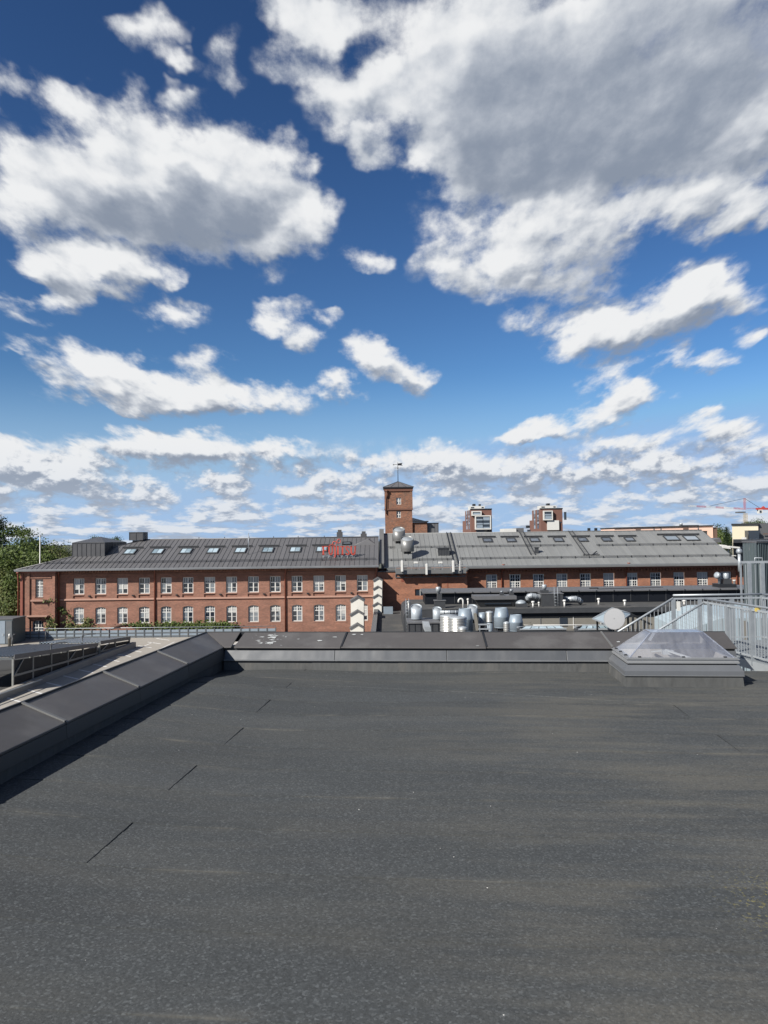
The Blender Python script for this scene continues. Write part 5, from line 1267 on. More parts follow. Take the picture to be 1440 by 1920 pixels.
def barrel(px, ptop, pbot, w, Y, lb, taper=.78):
    a, b2 = P(px, pbot, Y), P(px, ptop, Y); r = w / 2 * Y / FPX
    cowl('barrel_cowl', lb, (a.x, Y, a.z - .4), r, b2.z - a.z + .15, M['duct'], (r * 2.3, max(.2, a.z - .4 - ZF2)), 'barrel shaped cowls among the roof plant', taper=taper)
barrel(872.5, 1141, 1181, 29, 62, 'tall blue-grey barrel cowl behind the two corrugated drums')
barrel(940.5, 1139.5, 1174, 28, 62, 'tall blue-grey barrel cowl right of the small thin one')
barrel(967.5, 1152.5, 1180, 26, 60, 'shorter blue-grey barrel cowl at the right end of the row')
barrel(904, 1148.5, 1167, 13, 63, 'thin small blue-grey barrel cowl between corrugated drums', .9)
def drum(px, ptop, pbot, w, Y, lb, nr):
    a, b2 = P(px, pbot, Y), P(px, ptop, Y); r = w / 2 * Y / FPX; h = b2.z - a.z
    t = thing('corrugated_drum', lb, 'vent', (a.x, Y, a.z), 'corrugated drums among the roof plant')
    prof = [(r * .8, 0)]
    for k in range(nr):
        z0 = h * k / nr; z1 = h * (k + 1) / nr; d = z1 - z0; prof += [(r * .94, z0 + d * .05), (r, z0 + d * .35), (r, z0 + d * .6), (r * .94, z0 + d * .95)]
    MB().lathe((a.x, Y, a.z), prof, 32, cap=False).build('louvred_shell', M['alu'], t)
    MB().lathe((a.x, Y, a.z + h), [(r * .96, -.03), (r * 1.0, 0), (r * .9, .07), (.05, .14)], 32).build('lid', M['galv_l'], t)
    MB().lathe((a.x, Y, ZF2), [(r * .75, 0), (r * .75, a.z - ZF2 + .05)], 20).build('base_pipe', M['duct'], t)
drum(842, 1155, 1184, 34, 57, 'corrugated aluminium drum, rear left one of the pair', 10)
drum(859, 1158.5, 1186, 34, 55, 'corrugated aluminium drum, front right one of the pair', 10)
drum(918, 1148.5, 1166, 15, 63, 'corrugated aluminium drum behind the tall barrel cowl', 8)
drum(950, 1168.5, 1186, 12, 57, 'small low corrugated drum at the foot of the barrel cowls', 5)
drum(868, 1178, 1195, 18, 50, 'rounded lid of a low drum just above the parapet', 4)
# dark plinth with low rail
a, b_ = P(765, 1167, 64), P(824, 1167, 64)
t = thing('plant_plinth', 'dark panelled plinth carrying the cowls beside the ladder', 'plinth', (a.x, 64, ZF2))
MB().box(a.x, b_.x, 64, 67.5, ZF2, a.z - .1).build('body', M['slate'], t); MB().box(a.x - .06, b_.x + .06, 63.9, 67.6, a.z - .1, a.z).build('top_edge', M['slate_c'], t)
for k in range(6): x = a.x + .1 + (b_.x - a.x - .2) * k / 5; MB().box(x - .02, x + .02, 63.97, 63.997, ZF2, a.z - .12).build('panel_joint', M['black'], t)
a = P(800, 1176, 58); t = thing('tilted_panel', 'pale tilted metal panel lying in front of the plinth', 'panel', a)
MB().hexa([a + Vector((-.1, 0, -.4)), a + Vector((.35, 0, -.4)), a + Vector((.35, .6, -.1)), a + Vector((-.25, .6, -.1))], [a + Vector((-.15, -.05, .05)), a + Vector((.3, -.05, .0)), a + Vector((.2, .7, .35)), a + Vector((-.3, .7, .38))]).build('sheet', M['galv_l'], t); MB().bar(a + Vector((0, .3, -1)), a + Vector((0, .3, .1)), .06).build('leg', M['galv'], t)
for px, lb in ((891, 'bent brown post leaning beside the tall barrel cowl'),):
    a, b_ = P(895, 1182, 61), P(890.5, 1150, 61); t = thing('brace_post', lb, 'post', a); MB().bar(a, b_, .24, .1).build('post', M['beige'], t); MB().bar(b_, b_ + Vector((.3, .2, -.3)), .1).build('strut', M['beige'], t)
# small bench like stand
a = P(897, 1171, 60); t = thing('pipe_stand', 'low pale pipe stand below the thin barrel cowl', 'stand', a); MB().bar(a, a + Vector((.9, 0, 0)), .12, .1).bar(a + Vector((0, 0, -.35)), a + Vector((.9, 0, -.35)), .1, .1).build('rail', M['galv_l'], t); MB().bar(a + Vector((.1, 0, 0)), a + Vector((.1, 0, -2)), .06).bar(a + Vector((.8, 0, 0)), a + Vector((.8, 0, -2)), .06).build('leg', M['galv'], t)
# white railing run behind the low rooflights
a, b_ = P(975, 1172.3, 66), P(1150, 1171.5, 66); t = thing('roof_rail', 'long low white rail running across the lower roof', 'rail', a)
MB().tube([a, b_], .045, 8).build('rail', M['white'], t)
for k in range(6): q_ = a.lerp(b_, k / 5); MB().tube([q_, (q_.x, q_.y, ZF2)], .035, 6).build('post', M['galv'], t)
a = P(983, 1166, 62); t = thing('timber_stand', 'small pale brown frame right of the last barrel cowl', 'frame', a)
mb = MB(); q0, q1, q2 = P(981, 1167, 62), P(994, 1166.5, 62), P(1000, 1175, 62); mb.bar(q0, q1, .1); mb.bar(q1, q2, .1); mb.bar(q0 + Vector((0, 0, -.25)), q1 + Vector((.1, 0, -.25)), .08); mb.bar(q0, (q0.x, q0.y, ZF2), .08); mb.bar(q2, (q2.x, q2.y, ZF2), .08); mb.build('frame', M['beige'], t); MB().bar(q0 + Vector((0, .5, 0)), q1 + Vector((0, .5, 0)), .1).build('rear_bar', M['beige'], t)
# low pitched rooflights of pale glass
def lowlight(pts, Y0, Y1, lb):
    a, m_, b_ = pts; A, Mx, B = P(a[0], a[1], Y0), P(m_[0], m_[1] + .5, (Y0 + Y1) / 2), P(b_[0], b_[1], Y0)
    t = thing('pitched_rooflight', lb, 'rooflight', (Mx.x, Y0, ZF2), 'pitched rooflights on the lower roof'); z0 = min(A.z, B.z)
    n = 5
    for k in range(n):
        xa, xb = A.x + (B.x - A.x) * k / n, A.x + (B.x - A.x) * (k + 1) / n
        MB().quad((xa + .03, Y0, z0), (xb - .03, Y0, z0), (xb - .03 + (Mx.x - xb) * .25, (Y0 + Y1) / 2, Mx.z), (xa + .03 + (Mx.x - xa) * .25, (Y0 + Y1) / 2, Mx.z)).build('pane', M['pane_r'], t)
        MB().quad((xa + .03, Y1, z0), (xb - .03, Y1, z0), (xb - .03 + (Mx.x - xb) * .25, (Y0 + Y1) / 2, Mx.z), (xa + .03 + (Mx.x - xa) * .25, (Y0 + Y1) / 2, Mx.z)).build('pane', M['pane_r'], t)
    for pa_, pb2_ in (((A.x, Y0, z0), (B.x, Y0, z0)), ((A.x, Y1, z0), (B.x, Y1, z0)), ((A.x + (Mx.x - A.x) * .25, (Y0 + Y1) / 2, Mx.z), (B.x + (Mx.x - B.x) * .25, (Y0 + Y1) / 2, Mx.z))): MB().bar(pa_, pb2_, .1).build('frame_bar', M['galv_l'], t)
    MB().box(A.x, B.x, Y0, Y1, ZF2, z0 - .05).build('kerb', M['slate'], t)
lowlight(((975, 1180), (1025, 1173.5), (1062, 1179)), 54, 55.3, 'long low pitched rooflight of pale glass right of the barrel cowls')
lowlight(((1085, 1180), (1125, 1172), (1152, 1178)), 50, 51.2, 'short low pitched rooflight of pale glass left of the dish')
# pyramid rooflight behind the dish
Yq = 48.0
zq = -2.39; onz = lambda px, py: HIT(px, py, (0, 0, zq), (0, 0, 1))
F_ = [onz(1111.5, 1160), onz(1149, 1175), onz(1183.5, 1151)]; F_.append(F_[0] + F_[2] - F_[1])
Ap = (F_[0] + F_[2]) / 2 + Vector((.1, 0, .42))
t = thing('pyramid_rooflight', 'pale blue glazed pyramid rooflight behind the satellite dish', 'rooflight', (Ap.x, Ap.y, ZF2))
for k in range(4):
    a, b_ = F_[k], F_[(k + 1) % 4]; m_ = (a + b_) / 2
    MB().quad(a, m_, Ap).build('pane', M['bluepanel'], t); MB().quad(m_, b_, Ap).build('pane', M['bluepanel'], t)
    MB().bar(a, Ap, .06).build('glazing_bar', M['galv_l'], t); MB().bar(a, b_, .07).build('edge_bar', M['galv_l'], t)
    MB().bar((a.x * .8 + Ap.x * .2, a.y * .8 + Ap.y * .2, ZF2), (a.x * .8 + Ap.x * .2, a.y * .8 + Ap.y * .2, zq), .1).build('leg', M['dark'], t)
mb = MB(); q0, q1 = P(1182, 1150, Yq - .6), P(1218, 1170, Yq - .6)
t = thing('steel_trestle', 'dark sloping steel trestle right of the satellite dish', 'trestle', (q0.x, q0.y, ZF2))
MB().bar(q0, q1, .14, .1).bar(P(1185, 1153, Yq + .4), P(1222, 1171, Yq + .4), .12, .1).build('top_bar', M['dark'], t)
for px in (1187, 1197, 1208): a = q0.lerp(q1, (px - 1182) / 36); MB().bar(a, (a.x - .2, a.y, ZF2), .12, .1, up=(0, 1, 0)).build('leg', M['dark'], t)
# satellite dish
dc = P(1152.5, 1160.5, 41.5); r = .565
t = thing('satellite_dish', 'grey round satellite dish on a mast above the parapet', 'satellite dish', (dc.x, 41.5, ZF2))
dn = Vector((-.55, -.80, .22)).normalized(); prof = [(.02, -.02)] + [(r * k / 8, .20 * (k / 8) ** 2) for k in range(1, 9)] + [(r * 1.02, .215), (r * 1.02, .195)] + [(r * k / 8, .20 * (k / 8) ** 2 - .03) for k in range(8, 0, -1)]
MB().lathe(dc - dn * .15, prof, 32, cap=False, axis=dn).build('reflector', M['dishgrey'] if 'dishgrey' in M else M['gutter'], t)
MB().lathe(dc - dn * .15, [(r * .985, .205), (r * .6, .225), (.02, .23)], 32, cap=False, axis=dn).build('weather_cover', M['dishgrey'], t)
MB().tube([dc - dn * .25, dc - dn * .42 + Vector((0, 0, -.3)), (dc.x - dn.x * .42, 41.5 - dn.y * .42, ZF2)], .055, 8).build('mast', M['galv'], t)
# ---- plant standing on the flat roof of the block
def blockvent(px, ptop, pbot, w, Y, lb, mat='slate', top=None):
    a, b2 = P(px, pbot, Y), P(px, ptop, Y); hw = w / 2 * Y / FPX
    t = thing('vent_box', lb, 'vent', (a.x, Y, Zb)); MB().box(a.x - hw, a.x + hw, Y, Y + hw * 1.6, Zb + .015, b2.z).build('body', M[mat], t); MB().box(a.x - hw - .06, a.x + hw + .06, Y - .06, Y + hw * 1.6 + .06, b2.z, b2.z + .08).build('lid', M['slate_c'], t)
    return t, a, b2, hw
t, a, b2, hw = blockvent(825, 1127, 1138, 20, 73.6, 'stepped dark vent box with round outlet above the small cowls')
MB().box(a.x - hw * .45, a.x + hw * .4, 73.7, 74.4, b2.z + .08, b2.z + .65).build('upper_box', M['slate'], t); q_ = P(822, 1112, 74); MB().lathe((q_.x, 74.05, b2.z + .66), [(.15, 0), (.15, .2), (.24, .22), (.24, .62), (.2, .66)], 16).build('outlet', M['galv_l'], t)
def pipevent(px, ptop, pbot, Y, lb, bent=False, r=.085):
    a, b2 = P(px, pbot, Y), P(px, ptop, Y)
    t = thing('vent_pipe', lb, 'vent pipe', (a.x, Y, Zb), 'white vent pipes on the dark flat roof')
    if bent:
        h = b2.z - .22; pts = [(a.x, Y, Zb)] + [(a.x - .22 + .22 * math.cos(k * math.pi / 7), Y, h + .22 * math.sin(k * math.pi / 7)) for k in range(8)] + [(a.x - .44, Y, h - .14)]
        MB().tube(pts, r, 10).build('pipe', M['white'], t)
    else: MB().lathe((a.x, Y, Zb), [(r, 0), (r, b2.z - Zb - .16)], 12).build('pipe', M['white'], t); MB().lathe((a.x, Y, b2.z - .17), [(r * 1.6, 0), (r * 1.9, .03), (r * 1.9, .13), (r * 1.5, .17)], 12).build('cap', M['white'], t)
    MB().lathe((a.x, Y, Zb + .02), [(r * 2, 0), (r * 1.2, .08)], 12).build('flashing', M['slate_c'], t)
pipevent(868.5, 1122.5, 1136, 73.5, 'white swan-neck vent pipe bent over to the left', True)
pipevent(877.5, 1122, 1134, 74.6, 'slim white vent pipe just right of the swan-neck one', r=.06)
pipevent(766, 1127, 1140, 72.9, 'slim white vent pipe at the top of the ladder', r=.06)
pipevent(999.5, 1127, 1138, 73.3, 'white vent pipe below the fat insulated duct elbow')
pipevent(1010.5, 1128.5, 1137, 73.6, 'small thin white vent pipe under the duct elbow', r=.05)
pipevent(1058.5, 1124.5, 1138, 73.2, 'white vent pipe right of the dark box with ladder')
pipevent(1122.5, 1121.5, 1133, 75.2, 'white vent pipe standing alone left of the next alone one')
pipevent(1171.5, 1124.5, 1137, 73.6, 'white vent pipe alone on the flat roof above the dish')
pipevent(1283, 1125, 1136.5, 73.8, 'white vent pipe seen beside the stair handrail post')
a, b_ = P(891, 1120, 74), P(966, 1120, 74); zt = P(930, 1117.5, 74).z; z1 = P(930, 1124, 74).z
t = thing('raised_rooflight', 'long flared dark rooflight box with two little vents on top', 'rooflight', ((a.x + b_.x) / 2, 74, Zb))
MB().hexa([(a.x + .55, 74.3, Zb), (b_.x - .1, 74.3, Zb), (b_.x - .1, 76, Zb), (a.x + .55, 76, Zb)], [(a.x, 73.9, z1), (b_.x + .05, 73.9, z1), (b_.x + .05, 76.3, z1), (a.x, 76.3, z1)]).build('flared_kerb', M['slate'], t); MB().box(a.x - .1, b_.x + .1, 73.8, 76.4, z1, zt).build('top_edge', M['slate_c'], t); MB().box(a.x + .9, b_.x - .4, 74.08, 74.12, Zb + .3, z1 - .18).build('glazing', M['glassdark'], t)
for px, w, tp in ((941, 7, 1108), (959, 8, 1105)):
    q_ = P(px, 1117, 74.8); hw = w / 2 * 74.8 / FPX; zz = P(px, tp, 74.8).z; MB().box(q_.x - hw, q_.x + hw, 74.6, 75.1, zt, zt + (zz - zt) * .5).build('vent_neck', M['slate'], t); MB().lathe((q_.x, 74.85, zt + (zz - zt) * .5), [(hw * .5, 0), (hw * .5, .1), (hw * .8, .12), (hw * .8, (zz - zt) * .5)], 12).build('vent_head', M['galv'], t)
a = P(977, 1137, 74); t = thing('dome_light', 'small grey domed rooflight between the flared box and the duct elbow', 'rooflight', (a.x, 74, Zb))
MB().box(a.x - .55, a.x + .55, 73.5, 74.6, Zb + .01, Zb + .35).build('kerb', M['slate'], t); MB().lathe((a.x, 74.05, Zb + .35), [(.52 * math.cos(k * math.pi / 12), .34 * math.sin(k * math.pi / 12)) for k in range(6)] + [(.02, .345)], 20).build('dome', M['duct_l'], t)
def fatduct(px_pts, Y, r, lb):
    pts = [P(x, y, Y + dy) for (x, y, dy) in px_pts]; t = thing('insulated_duct', lb, 'duct', (pts[0].x, Y, Zb), 'fat insulated ducts on the flat roof')
    MB().tube(pts, r, 16).build('duct', M['galv_l'], t)
    for i in range(1, len(pts) - 1):
        d = (pts[i + 1] - pts[i - 1]).normalized() * .04; MB().tube([pts[i] - d, pts[i] + d], r * 1.05, 16).build('band', M['galv'], t)
    MB().bar(pts[0], (pts[0].x, pts[0].y, Zb), .08).bar(pts[-1], (pts[-1].x, pts[-1].y, Zb), .08).build('leg', M['slate'], t)
fatduct([(991.5, 1127, .6), (990.5, 1121, .2), (992, 1118, 0), (996, 1117, 0), (1003, 1118, .1), (1010, 1119.5, .3), (1018, 1119.5, .5)], 74.5, .27, 'silvery duct elbow running into the left side of the dark box with ladder')
fatduct([(1058, 1123.5, .6), (1066, 1124, .3), (1073, 1122.5, 0), (1079, 1122.5, 0), (1085, 1125, .2), (1089, 1129, .5)], 74.8, .26, 'silvery lumpy duct running out of the right side of the dark box')
t, a, b2, hw = blockvent(1036, 1114, 1137, 40, 74.2, 'large dark plant box with ladder and round outlet between two silvery ducts')
q_ = P(1011, 1104, 75); MB().box(a.x - hw + .05, a.x - hw + .75, 74.5, 75.2, b2.z + .08, b2.z + .35).build('outlet_kerb', M['slate'], t); MB().lathe((a.x - hw + .4, 74.85, b2.z + .35), [(.14, 0), (.14, .12), (.23, .14), (.23, .5), (.18, .54)], 16).build('outlet', M['galv_l'], t)
for px in (1039.5, 1046): q_ = P(px, 1130, 74.0); MB().tube([(q_.x, 74.0, Zb), (q_.x, 74.0, b2.z + .75)], .02, 6).build('ladder_rail', M['galv'], t)
qa, qb = P(1039.5, 1130, 74.0), P(1046, 1130, 74.0)
for k in range(5): MB().tube([(qa.x, 74.0, Zb + .15 + .27 * k), (qb.x, 74.0, Zb + .15 + .27 * k)], .015, 6).build('ladder_rung', M['galv'], t)
# vent cluster on the black storey's roof
a = P(1362, 1113, 79.5); t = thing('fan_cluster', 'cluster of grey fans and vents on the black storey roof near the right', 'vent', (a.x, 79.5, ZP1))
z0 = ZP1 - .1; MB().box(a.x - .8, a.x + .95, 79.2, 81, z0, z0 + .45).build('base', M['dark'], t)
MB().box(a.x - .2, a.x + .6, 79.5, 80.4, z0 + .45, z0 + .95).build('body', M['slate'], t); MB().lathe((a.x + .2, 79.9, z0 + .95), [(.28, 0), (.3, .1), (.3, .55), (.24, .6)], 16).build('outlet', M['galv'], t)
mb = MB(); mb.tube([(a.x - .55, 79.8, z0 + .45), (a.x - .55, 79.8, z0 + 1.0), (a.x - .75, 79.6, z0 + 1.3)], .16, 10); mb.lathe((a.x - .75, 79.6, z0 + 1.3), [(.2, -.1), (.34, 0), (.34, .28), (.2, .36)], 14, axis=(-.8, -.5, .3)); mb.build('side_fan', M['galv'], t)
MB().lathe((a.x + .8, 79.4, z0 + .45), [(.1, 0), (.1, .3), (.16, .32), (.16, .42)], 12).build('small_outlet', M['white'], t)

# ---- pale blue clad roof and grey-green hut by the right edge ----------
Yb = 27.0
bp = thing('clad_roof', 'pale blue metal clad sloping roof seen through the walkway railings', 'roof', (13, Yb, -6))
pl_ = [P(1283, 1184, Yb), P(1352, 1159, Yb), P(1470, 1159, Yb), P(1470, 1262, Yb), P(1283, 1262, Yb)]
ks = 18
for k in range(ks):
    xa = pl_[0].x + (pl_[2].x - pl_[0].x) * k / ks; xb = pl_[0].x + (pl_[2].x - pl_[0].x) * (k + 1) / ks
    top = lambda x: pl_[0].z + (pl_[1].z - pl_[0].z) * min(1, (x - pl_[0].x) / (pl_[1].x - pl_[0].x))
    MB().hexa([(xa + .012, Yb, -3), (xb - .012, Yb, -3), (xb - .012, Yb + 3, -3), (xa + .012, Yb + 3, -3)], [(xa + .012, Yb, top(xa)), (xb - .012, Yb, top(xb)), (xb - .012, Yb + 3, top(xb) + .2), (xa + .012, Yb + 3, top(xa) + .2)]).build('cladding_sheet', M['bluepanel'], bp)
MB().box(pl_[0].x + .05, pl_[2].x, Yb + .03, Yb + 2.9, -6, -3).build('base', M['slate'], bp)
q0, q1 = P(1394, 1164, Yb - .06), P(1402, 1202, Yb - .06); MB().box(q0.x, q1.x, Yb - .05, Yb - .004, q1.z, q0.z).build('slot', M['beige'], bp)
MB().box(pl_[0].x, pl_[0].x + 10, Yb - .35, Yb - .02, P(1380, 1212, Yb).z - .1, P(1380, 1212, Yb).z).build('ledge', M['dark'], bp)
Yh = 40.0
hu = thing('plant_hut', 'grey-green ribbed metal plant hut behind the railing cage', 'hut', (20, Yh, -4))
x0, x1, x2 = P(1393, 1040, Yh).x, P(1418.5, 1040, Yh).x, P(1475, 1040, Yh).x; zt = P(1410, 1018, Yh).z
xb_ = P(1393, 1040, Yh + 3.6).x
poly = [(xb_, Yh + 3.6), (x1, Yh), (x2, Yh + 1.0), (x2 + 1.5, Yh + 4.6)]
MB().prism([(x, y, -5) for x, y in poly], (0, 0, zt + 5)).build('body', M['hut'], hu)
for k in range(1, 12):
    t_ = k / 12; x = x1 + (x2 - x1) * t_; y = Yh + 1.0 * t_; MB().box(x - .03, x + .03, y - .06, y + .02, -5, zt - .03).build('rib', M['hut'], hu)
for k in range(1, 5):
    t_ = k / 5; x = xb_ + (x1 - xb_) * t_; y = Yh + 3.6 * (1 - t_); MB().box(x - .05, x + .02, y - .02, y + .02, -5, zt - .03).build('rib', M['hut'], hu)
MB().prism([(xb_ - .06, Yh + 3.6, zt), (x1 - .02, Yh - .08, zt), (x2 + .1, Yh + .92, zt), (x2 + 1.6, Yh + 4.7, zt)], (0, 0, .09)).build('roof_edge', M['slate_c'], hu)
q_ = P(1406, 1028.5, Yh + .4); q_ = P(1407, 1028.5, Yh + 1.55); MB().box(q_.x - .06, q_.x + .06, Yh + 1.5, Yh + 1.6, q_.z - .1, q_.z + .06).build('small_plate', M['gutter'], hu)

# ------------------------------------------------------------------ far buildings
def splay(mb, x0, x1, y0, y1, z0, z1):                   # block whose ends splay outwards towards the rear
    k = y1 / y0; return mb.hexa([(x0, y0, z0), (x1, y0, z0), (x1 * k, y1, z0), (x0 * k, y1, z0)], [(x0, y0, z1), (x1, y0, z1), (x1 * k, y1, z1), (x0 * k, y1, z1)])
def apartment(lb, pxl, pxc, pxr, ptop, Y, kind):
    t = thing('apartment_tower', lb, 'building', (P(pxc, 1000, Y).x, Y, -10), 'brick apartment towers beyond the roofs')
    D = 20; xl, xc, xr = P(pxl, 960, Y + D * .8).x, P(pxc, 960, Y).x, P(pxr, 960, Y).x; zt = P(pxc, ptop, Y).z
    s = Y / FPX                                           # metres in one pixel of the photograph
    mb = MB(); mb.prism([(xl, Y + D * .8, -12), (xc, Y, -12), (xr, Y, -12), (xr, Y + D, -12), (xl + 2, Y + D, -12)], (0, 0, zt + 12)); mb.build('wall', M['brick_far'], t)
    mb = MB(); xw = P(pxl - 5, 960, Y + D * 1.1).x; mb.prism([(xw, Y + D * 1.1, -12), (xl + .3, Y + D * .72, -12), (xl + 1.2, Y + D * 1.1, -12)], (0, 0, zt + 12 - 19 * s)); mb.build('side_wing', M['brick_far'], t)
    MB().box(xc - .15, xr + .15, Y - .2, Y + 2, zt, zt + .5).build('parapet', M['dark'], t)
    zz = zt + .5; xa, xb = (xc - 1 * s, xr - 12 * s) if kind == 0 else (xc + 1 * s, xr - 9 * s)
    b = MB().box(xa, xb, Y + 2, Y + 9, zz - .5, zz + 5.2 * s).build('penthouse', M['white'], t)
    MB().box(xa + 2 * s, xa + 8 * s, Y + 1.9, Y + 1.97, zz + 1.5 * s, zz + 3.5 * s).build('strip_window', M['glassdark'], t); MB().box(xb - 6 * s, xb - 2 * s, Y + 1.9, Y + 1.97, zz + 1.5 * s, zz + 3.5 * s).build('strip_window', M['glassdark'], t)
    for dx, w, h in ((7, 5, 4.5), (19, 3, 4)) if kind == 0 else ((15, 5, 4.5),): MB().box(xa + dx * s, xa + (dx + w) * s, Y + 4, Y + 7, zz + 5.2 * s, zz + (5.2 + h) * s).build('roof_plant', M['dark'], t)
    def bay(x0, x1, y0, y1, cols, rows, glass='glassdark', depth=1.6):
        X0, X1 = P(x0, 960, Y - depth).x, P(x1, 960, Y - depth).x; Z1, Z0 = P(x0, y0, Y - depth).z, P(x0, y1, Y - depth).z
        bb = MB(); fw = .45
        bb.box(X0, X1, Y - depth, Y - .02, Z0, Z0 + fw); bb.box(X0, X1, Y - depth, Y - .02, Z1 - fw, Z1); bb.box(X0, X0 + fw, Y - depth, Y - .02, Z0 + fw, Z1 - fw); bb.box(X1 - fw, X1, Y - depth, Y - .02, Z0 + fw, Z1 - fw)
        fr = bb.build('balcony_bay', M['white'], t)
        for i in range(cols):
            for j in range(rows):
                xa_ = X0 + fw + (X1 - X0 - 2 * fw) * i / cols + .12; xb_ = X0 + fw + (X1 - X0 - 2 * fw) * (i + 1) / cols - .12; za = Z0 + fw + (Z1 - Z0 - 2 * fw) * j / rows; zb = Z0 + fw + (Z1 - Z0 - 2 * fw) * (j + 1) / rows
                MB().box(xa_, xb_, Y - depth + .3, Y - .03, za, zb - (zb - za) * .05).build('pane', M['glassdark'] if (i + j) % 3 else M['balc'], fr); MB().box(xa_, xb_, Y - depth + .1, Y - depth + .25, za, za + (zb - za) * .36).build('balustrade', M['balc'], fr)
    if kind == 0:
        bay(884.5, 903, 958.2, 967, 1, 1); bay(890.5, 920.5, 966.5, 993, 2, 3)
        MB().box(P(893, 996, Y).x, P(919, 996, Y).x, Y - .3, Y - .02, P(893, 1003, Y).z, P(893, 994.5, Y).z).build('recess', M['glassdark'], t)
        wx = [(918 - 6, 961)]
    else:
        bay(1019, 1036.5, 957.5, 975.5, 1, 2)
        X0, X1 = P(1025, 960, Y).x, P(1047, 960, Y).x; MB().box(X0, X1, Y - .9, Y - .02, P(1025, 994, Y).z, P(1025, 976, Y).z).build('white_panel', M['white'], t)
        for px in (1040,): MB().box(P(px - 2, 0, Y).x, P(px + 2.5, 0, Y).x, Y - .1, Y - .015, P(px, 975, Y).z, P(px, 960, Y).z).build('window', M['glassdark'], t)
        MB().box(P(1030, 0, Y).x, P(1033, 0, Y).x, Y - .98, Y - .91, P(1030, 981, Y).z, P(1030, 978.5, Y).z).build('window', M['glassdark'], t)
        wx = []
    # windows down the narrow left side
    for j in range(5):
        for k in range(2):
            f_ = (.3, .68)[k]; x = xl + (xc - xl) * f_; y = Y + D * .8 * (1 - f_); z = zt - (4 + 6.5 * j) * s
            d = Vector((xc - xl, -D * .8, 0)).normalized(); n_ = Vector((d.y, -d.x, 0)); n_ = n_ if n_.y < 0 else -n_
            c_ = Vector((x, y, z)) + n_ * .05; w_ = d * 1.3
            mb = MB(); mb.hexa([c_ - w_ - Vector((0, 0, 1.4)), c_ + w_ - Vector((0, 0, 1.4)), c_ + w_ + n_ * -.2 - Vector((0, 0, 1.4)), c_ - w_ + n_ * -.2 - Vector((0, 0, 1.4))], [c_ - w_ + Vector((0, 0, .9)), c_ + w_ + Vector((0, 0, .9)), c_ + w_ + n_ * -.2 + Vector((0, 0, .9)), c_ - w_ + n_ * -.2 + Vector((0, 0, .9))])
            mb.build('window', M['glassdark'] if (j + k) % 2 else M['balc'], t)
    return t
M['balc'] = mk('balcony_glass', (.30, .36, .42), .2, var=.15, scale=.5)
apartment('brick apartment tower with wide white-framed glazed bay, left of the two', 872, 883, 922, 956, 330, 0)
apartment('brick apartment tower with small white bay and white panel, right of the two', 997.5, 1014, 1054.5, 955, 345, 1)
t = thing('white_house', 'small white box house with grey side between the apartment towers', 'building', P(964, 1005, 300))
x0, x1, x2 = P(944.5, 995, 300).x, P(968, 995, 300).x, P(983, 995, 300).x; z = P(964, 991, 300).z; z2 = P(975, 990, 300).z
MB().box(x0, x1, 300, 310, -12, z).build('wall', M['white'], t); MB().box(x1 + .05, x2, 301, 310, -12, z2).build('grey_wall', M['slate_c'], t); MB().box(P(971, 0, 300).x, P(977, 0, 300).x, 300.8, 300.99, z - 2.2, z - .5).build('window', M['glassdark'], t); MB().box(P(973, 0, 300).x, P(978, 0, 300).x, 303, 306, z2, z2 + 1).build('roof_plant', M['dark'], t); MB().box(P(955, 0, 300).x, P(964, 0, 300).x, 299.8, 299.99, z - 1.6, z - 1.2).build('strip_window', M['glassdark'], t)
t = thing('long_house', 'long low dark roofed building right of the apartment towers', 'building', P(1095, 1003, 260))
x0, x1 = P(1056, 996, 260).x, P(1137, 996, 260).x; MB().box(x0, x1, 260, 272, -12, P(1100, 996.5, 260).z).build('wall', M['beige'], t); MB().box(x0 - .3, x1 + .3, 259.6, 272, P(1100, 996.5, 260).z, P(1100, 995, 260).z).build('roof', M['slate'], t)
for px in (1105, 1118, 1130): q_ = P(px, 995, 262); MB().box(q_.x - .4, q_.x + .4, 262, 263, q_.z, q_.z + .9).build('chimney', M['dark'], t)
# salmon coloured slab house
Yp = 175
t = thing('apartment_slab', 'long salmon pink flat-roofed house behind the grey roof', 'building', P(1250, 1000, Yp))
x0, x1, x2 = P(1152, 1000, Yp).x, P(1337, 1000, Yp).x, P(1346, 1000, Yp).x
z0, z1 = P(1152, 990.8, Yp).z, P(1337, 986.2, Yp).z
MB().prism([(x0, Yp, -14), (x1, Yp, -14), (x1, Yp, z1), (x0, Yp, z0)], (0, 11, 0)).build('wall', M['pink'], t); splay(MB(), x1 + .02, x2, Yp + .3, Yp + 11, -14, z1 - .3).build('end_wall', M['brownwall'], t)
MB().hexa([(x0 - .2, Yp - .3, z0 + .02), (x1 + .2, Yp - .3, z1 + .02), (x1 + 3.5, Yp + 11, z1 + .02), (x0 - .2, Yp + 11, z0 + .02)], [(x0 - .2, Yp - .3, z0 + .22), (x1 + .2, Yp - .3, z1 + .22), (x1 + 3.5, Yp + 11, z1 + .22), (x0 - .2, Yp + 11, z0 + .22)]).build('roof_edge', M['slate'], t)
for px, w in ((1196, .5), (1285.5, .55)): q_ = P(px, 1000, Yp); MB().box(q_.x - w, q_.x + w, Yp - .15, Yp - .01, -14, z0 + (z1 - z0) * (px - 1152) / 185 - .02).build('wall_joint', M['brownwall'], t)
for px in (1226, 1239, 1309): q_ = P(px, 1000, Yp); MB().box(q_.x - .08, q_.x + .08, Yp - .12, Yp - .01, -14, z0 + (z1 - z0) * (px - 1152) / 185 - .02).build('wall_joint', M['slate_c'], t)
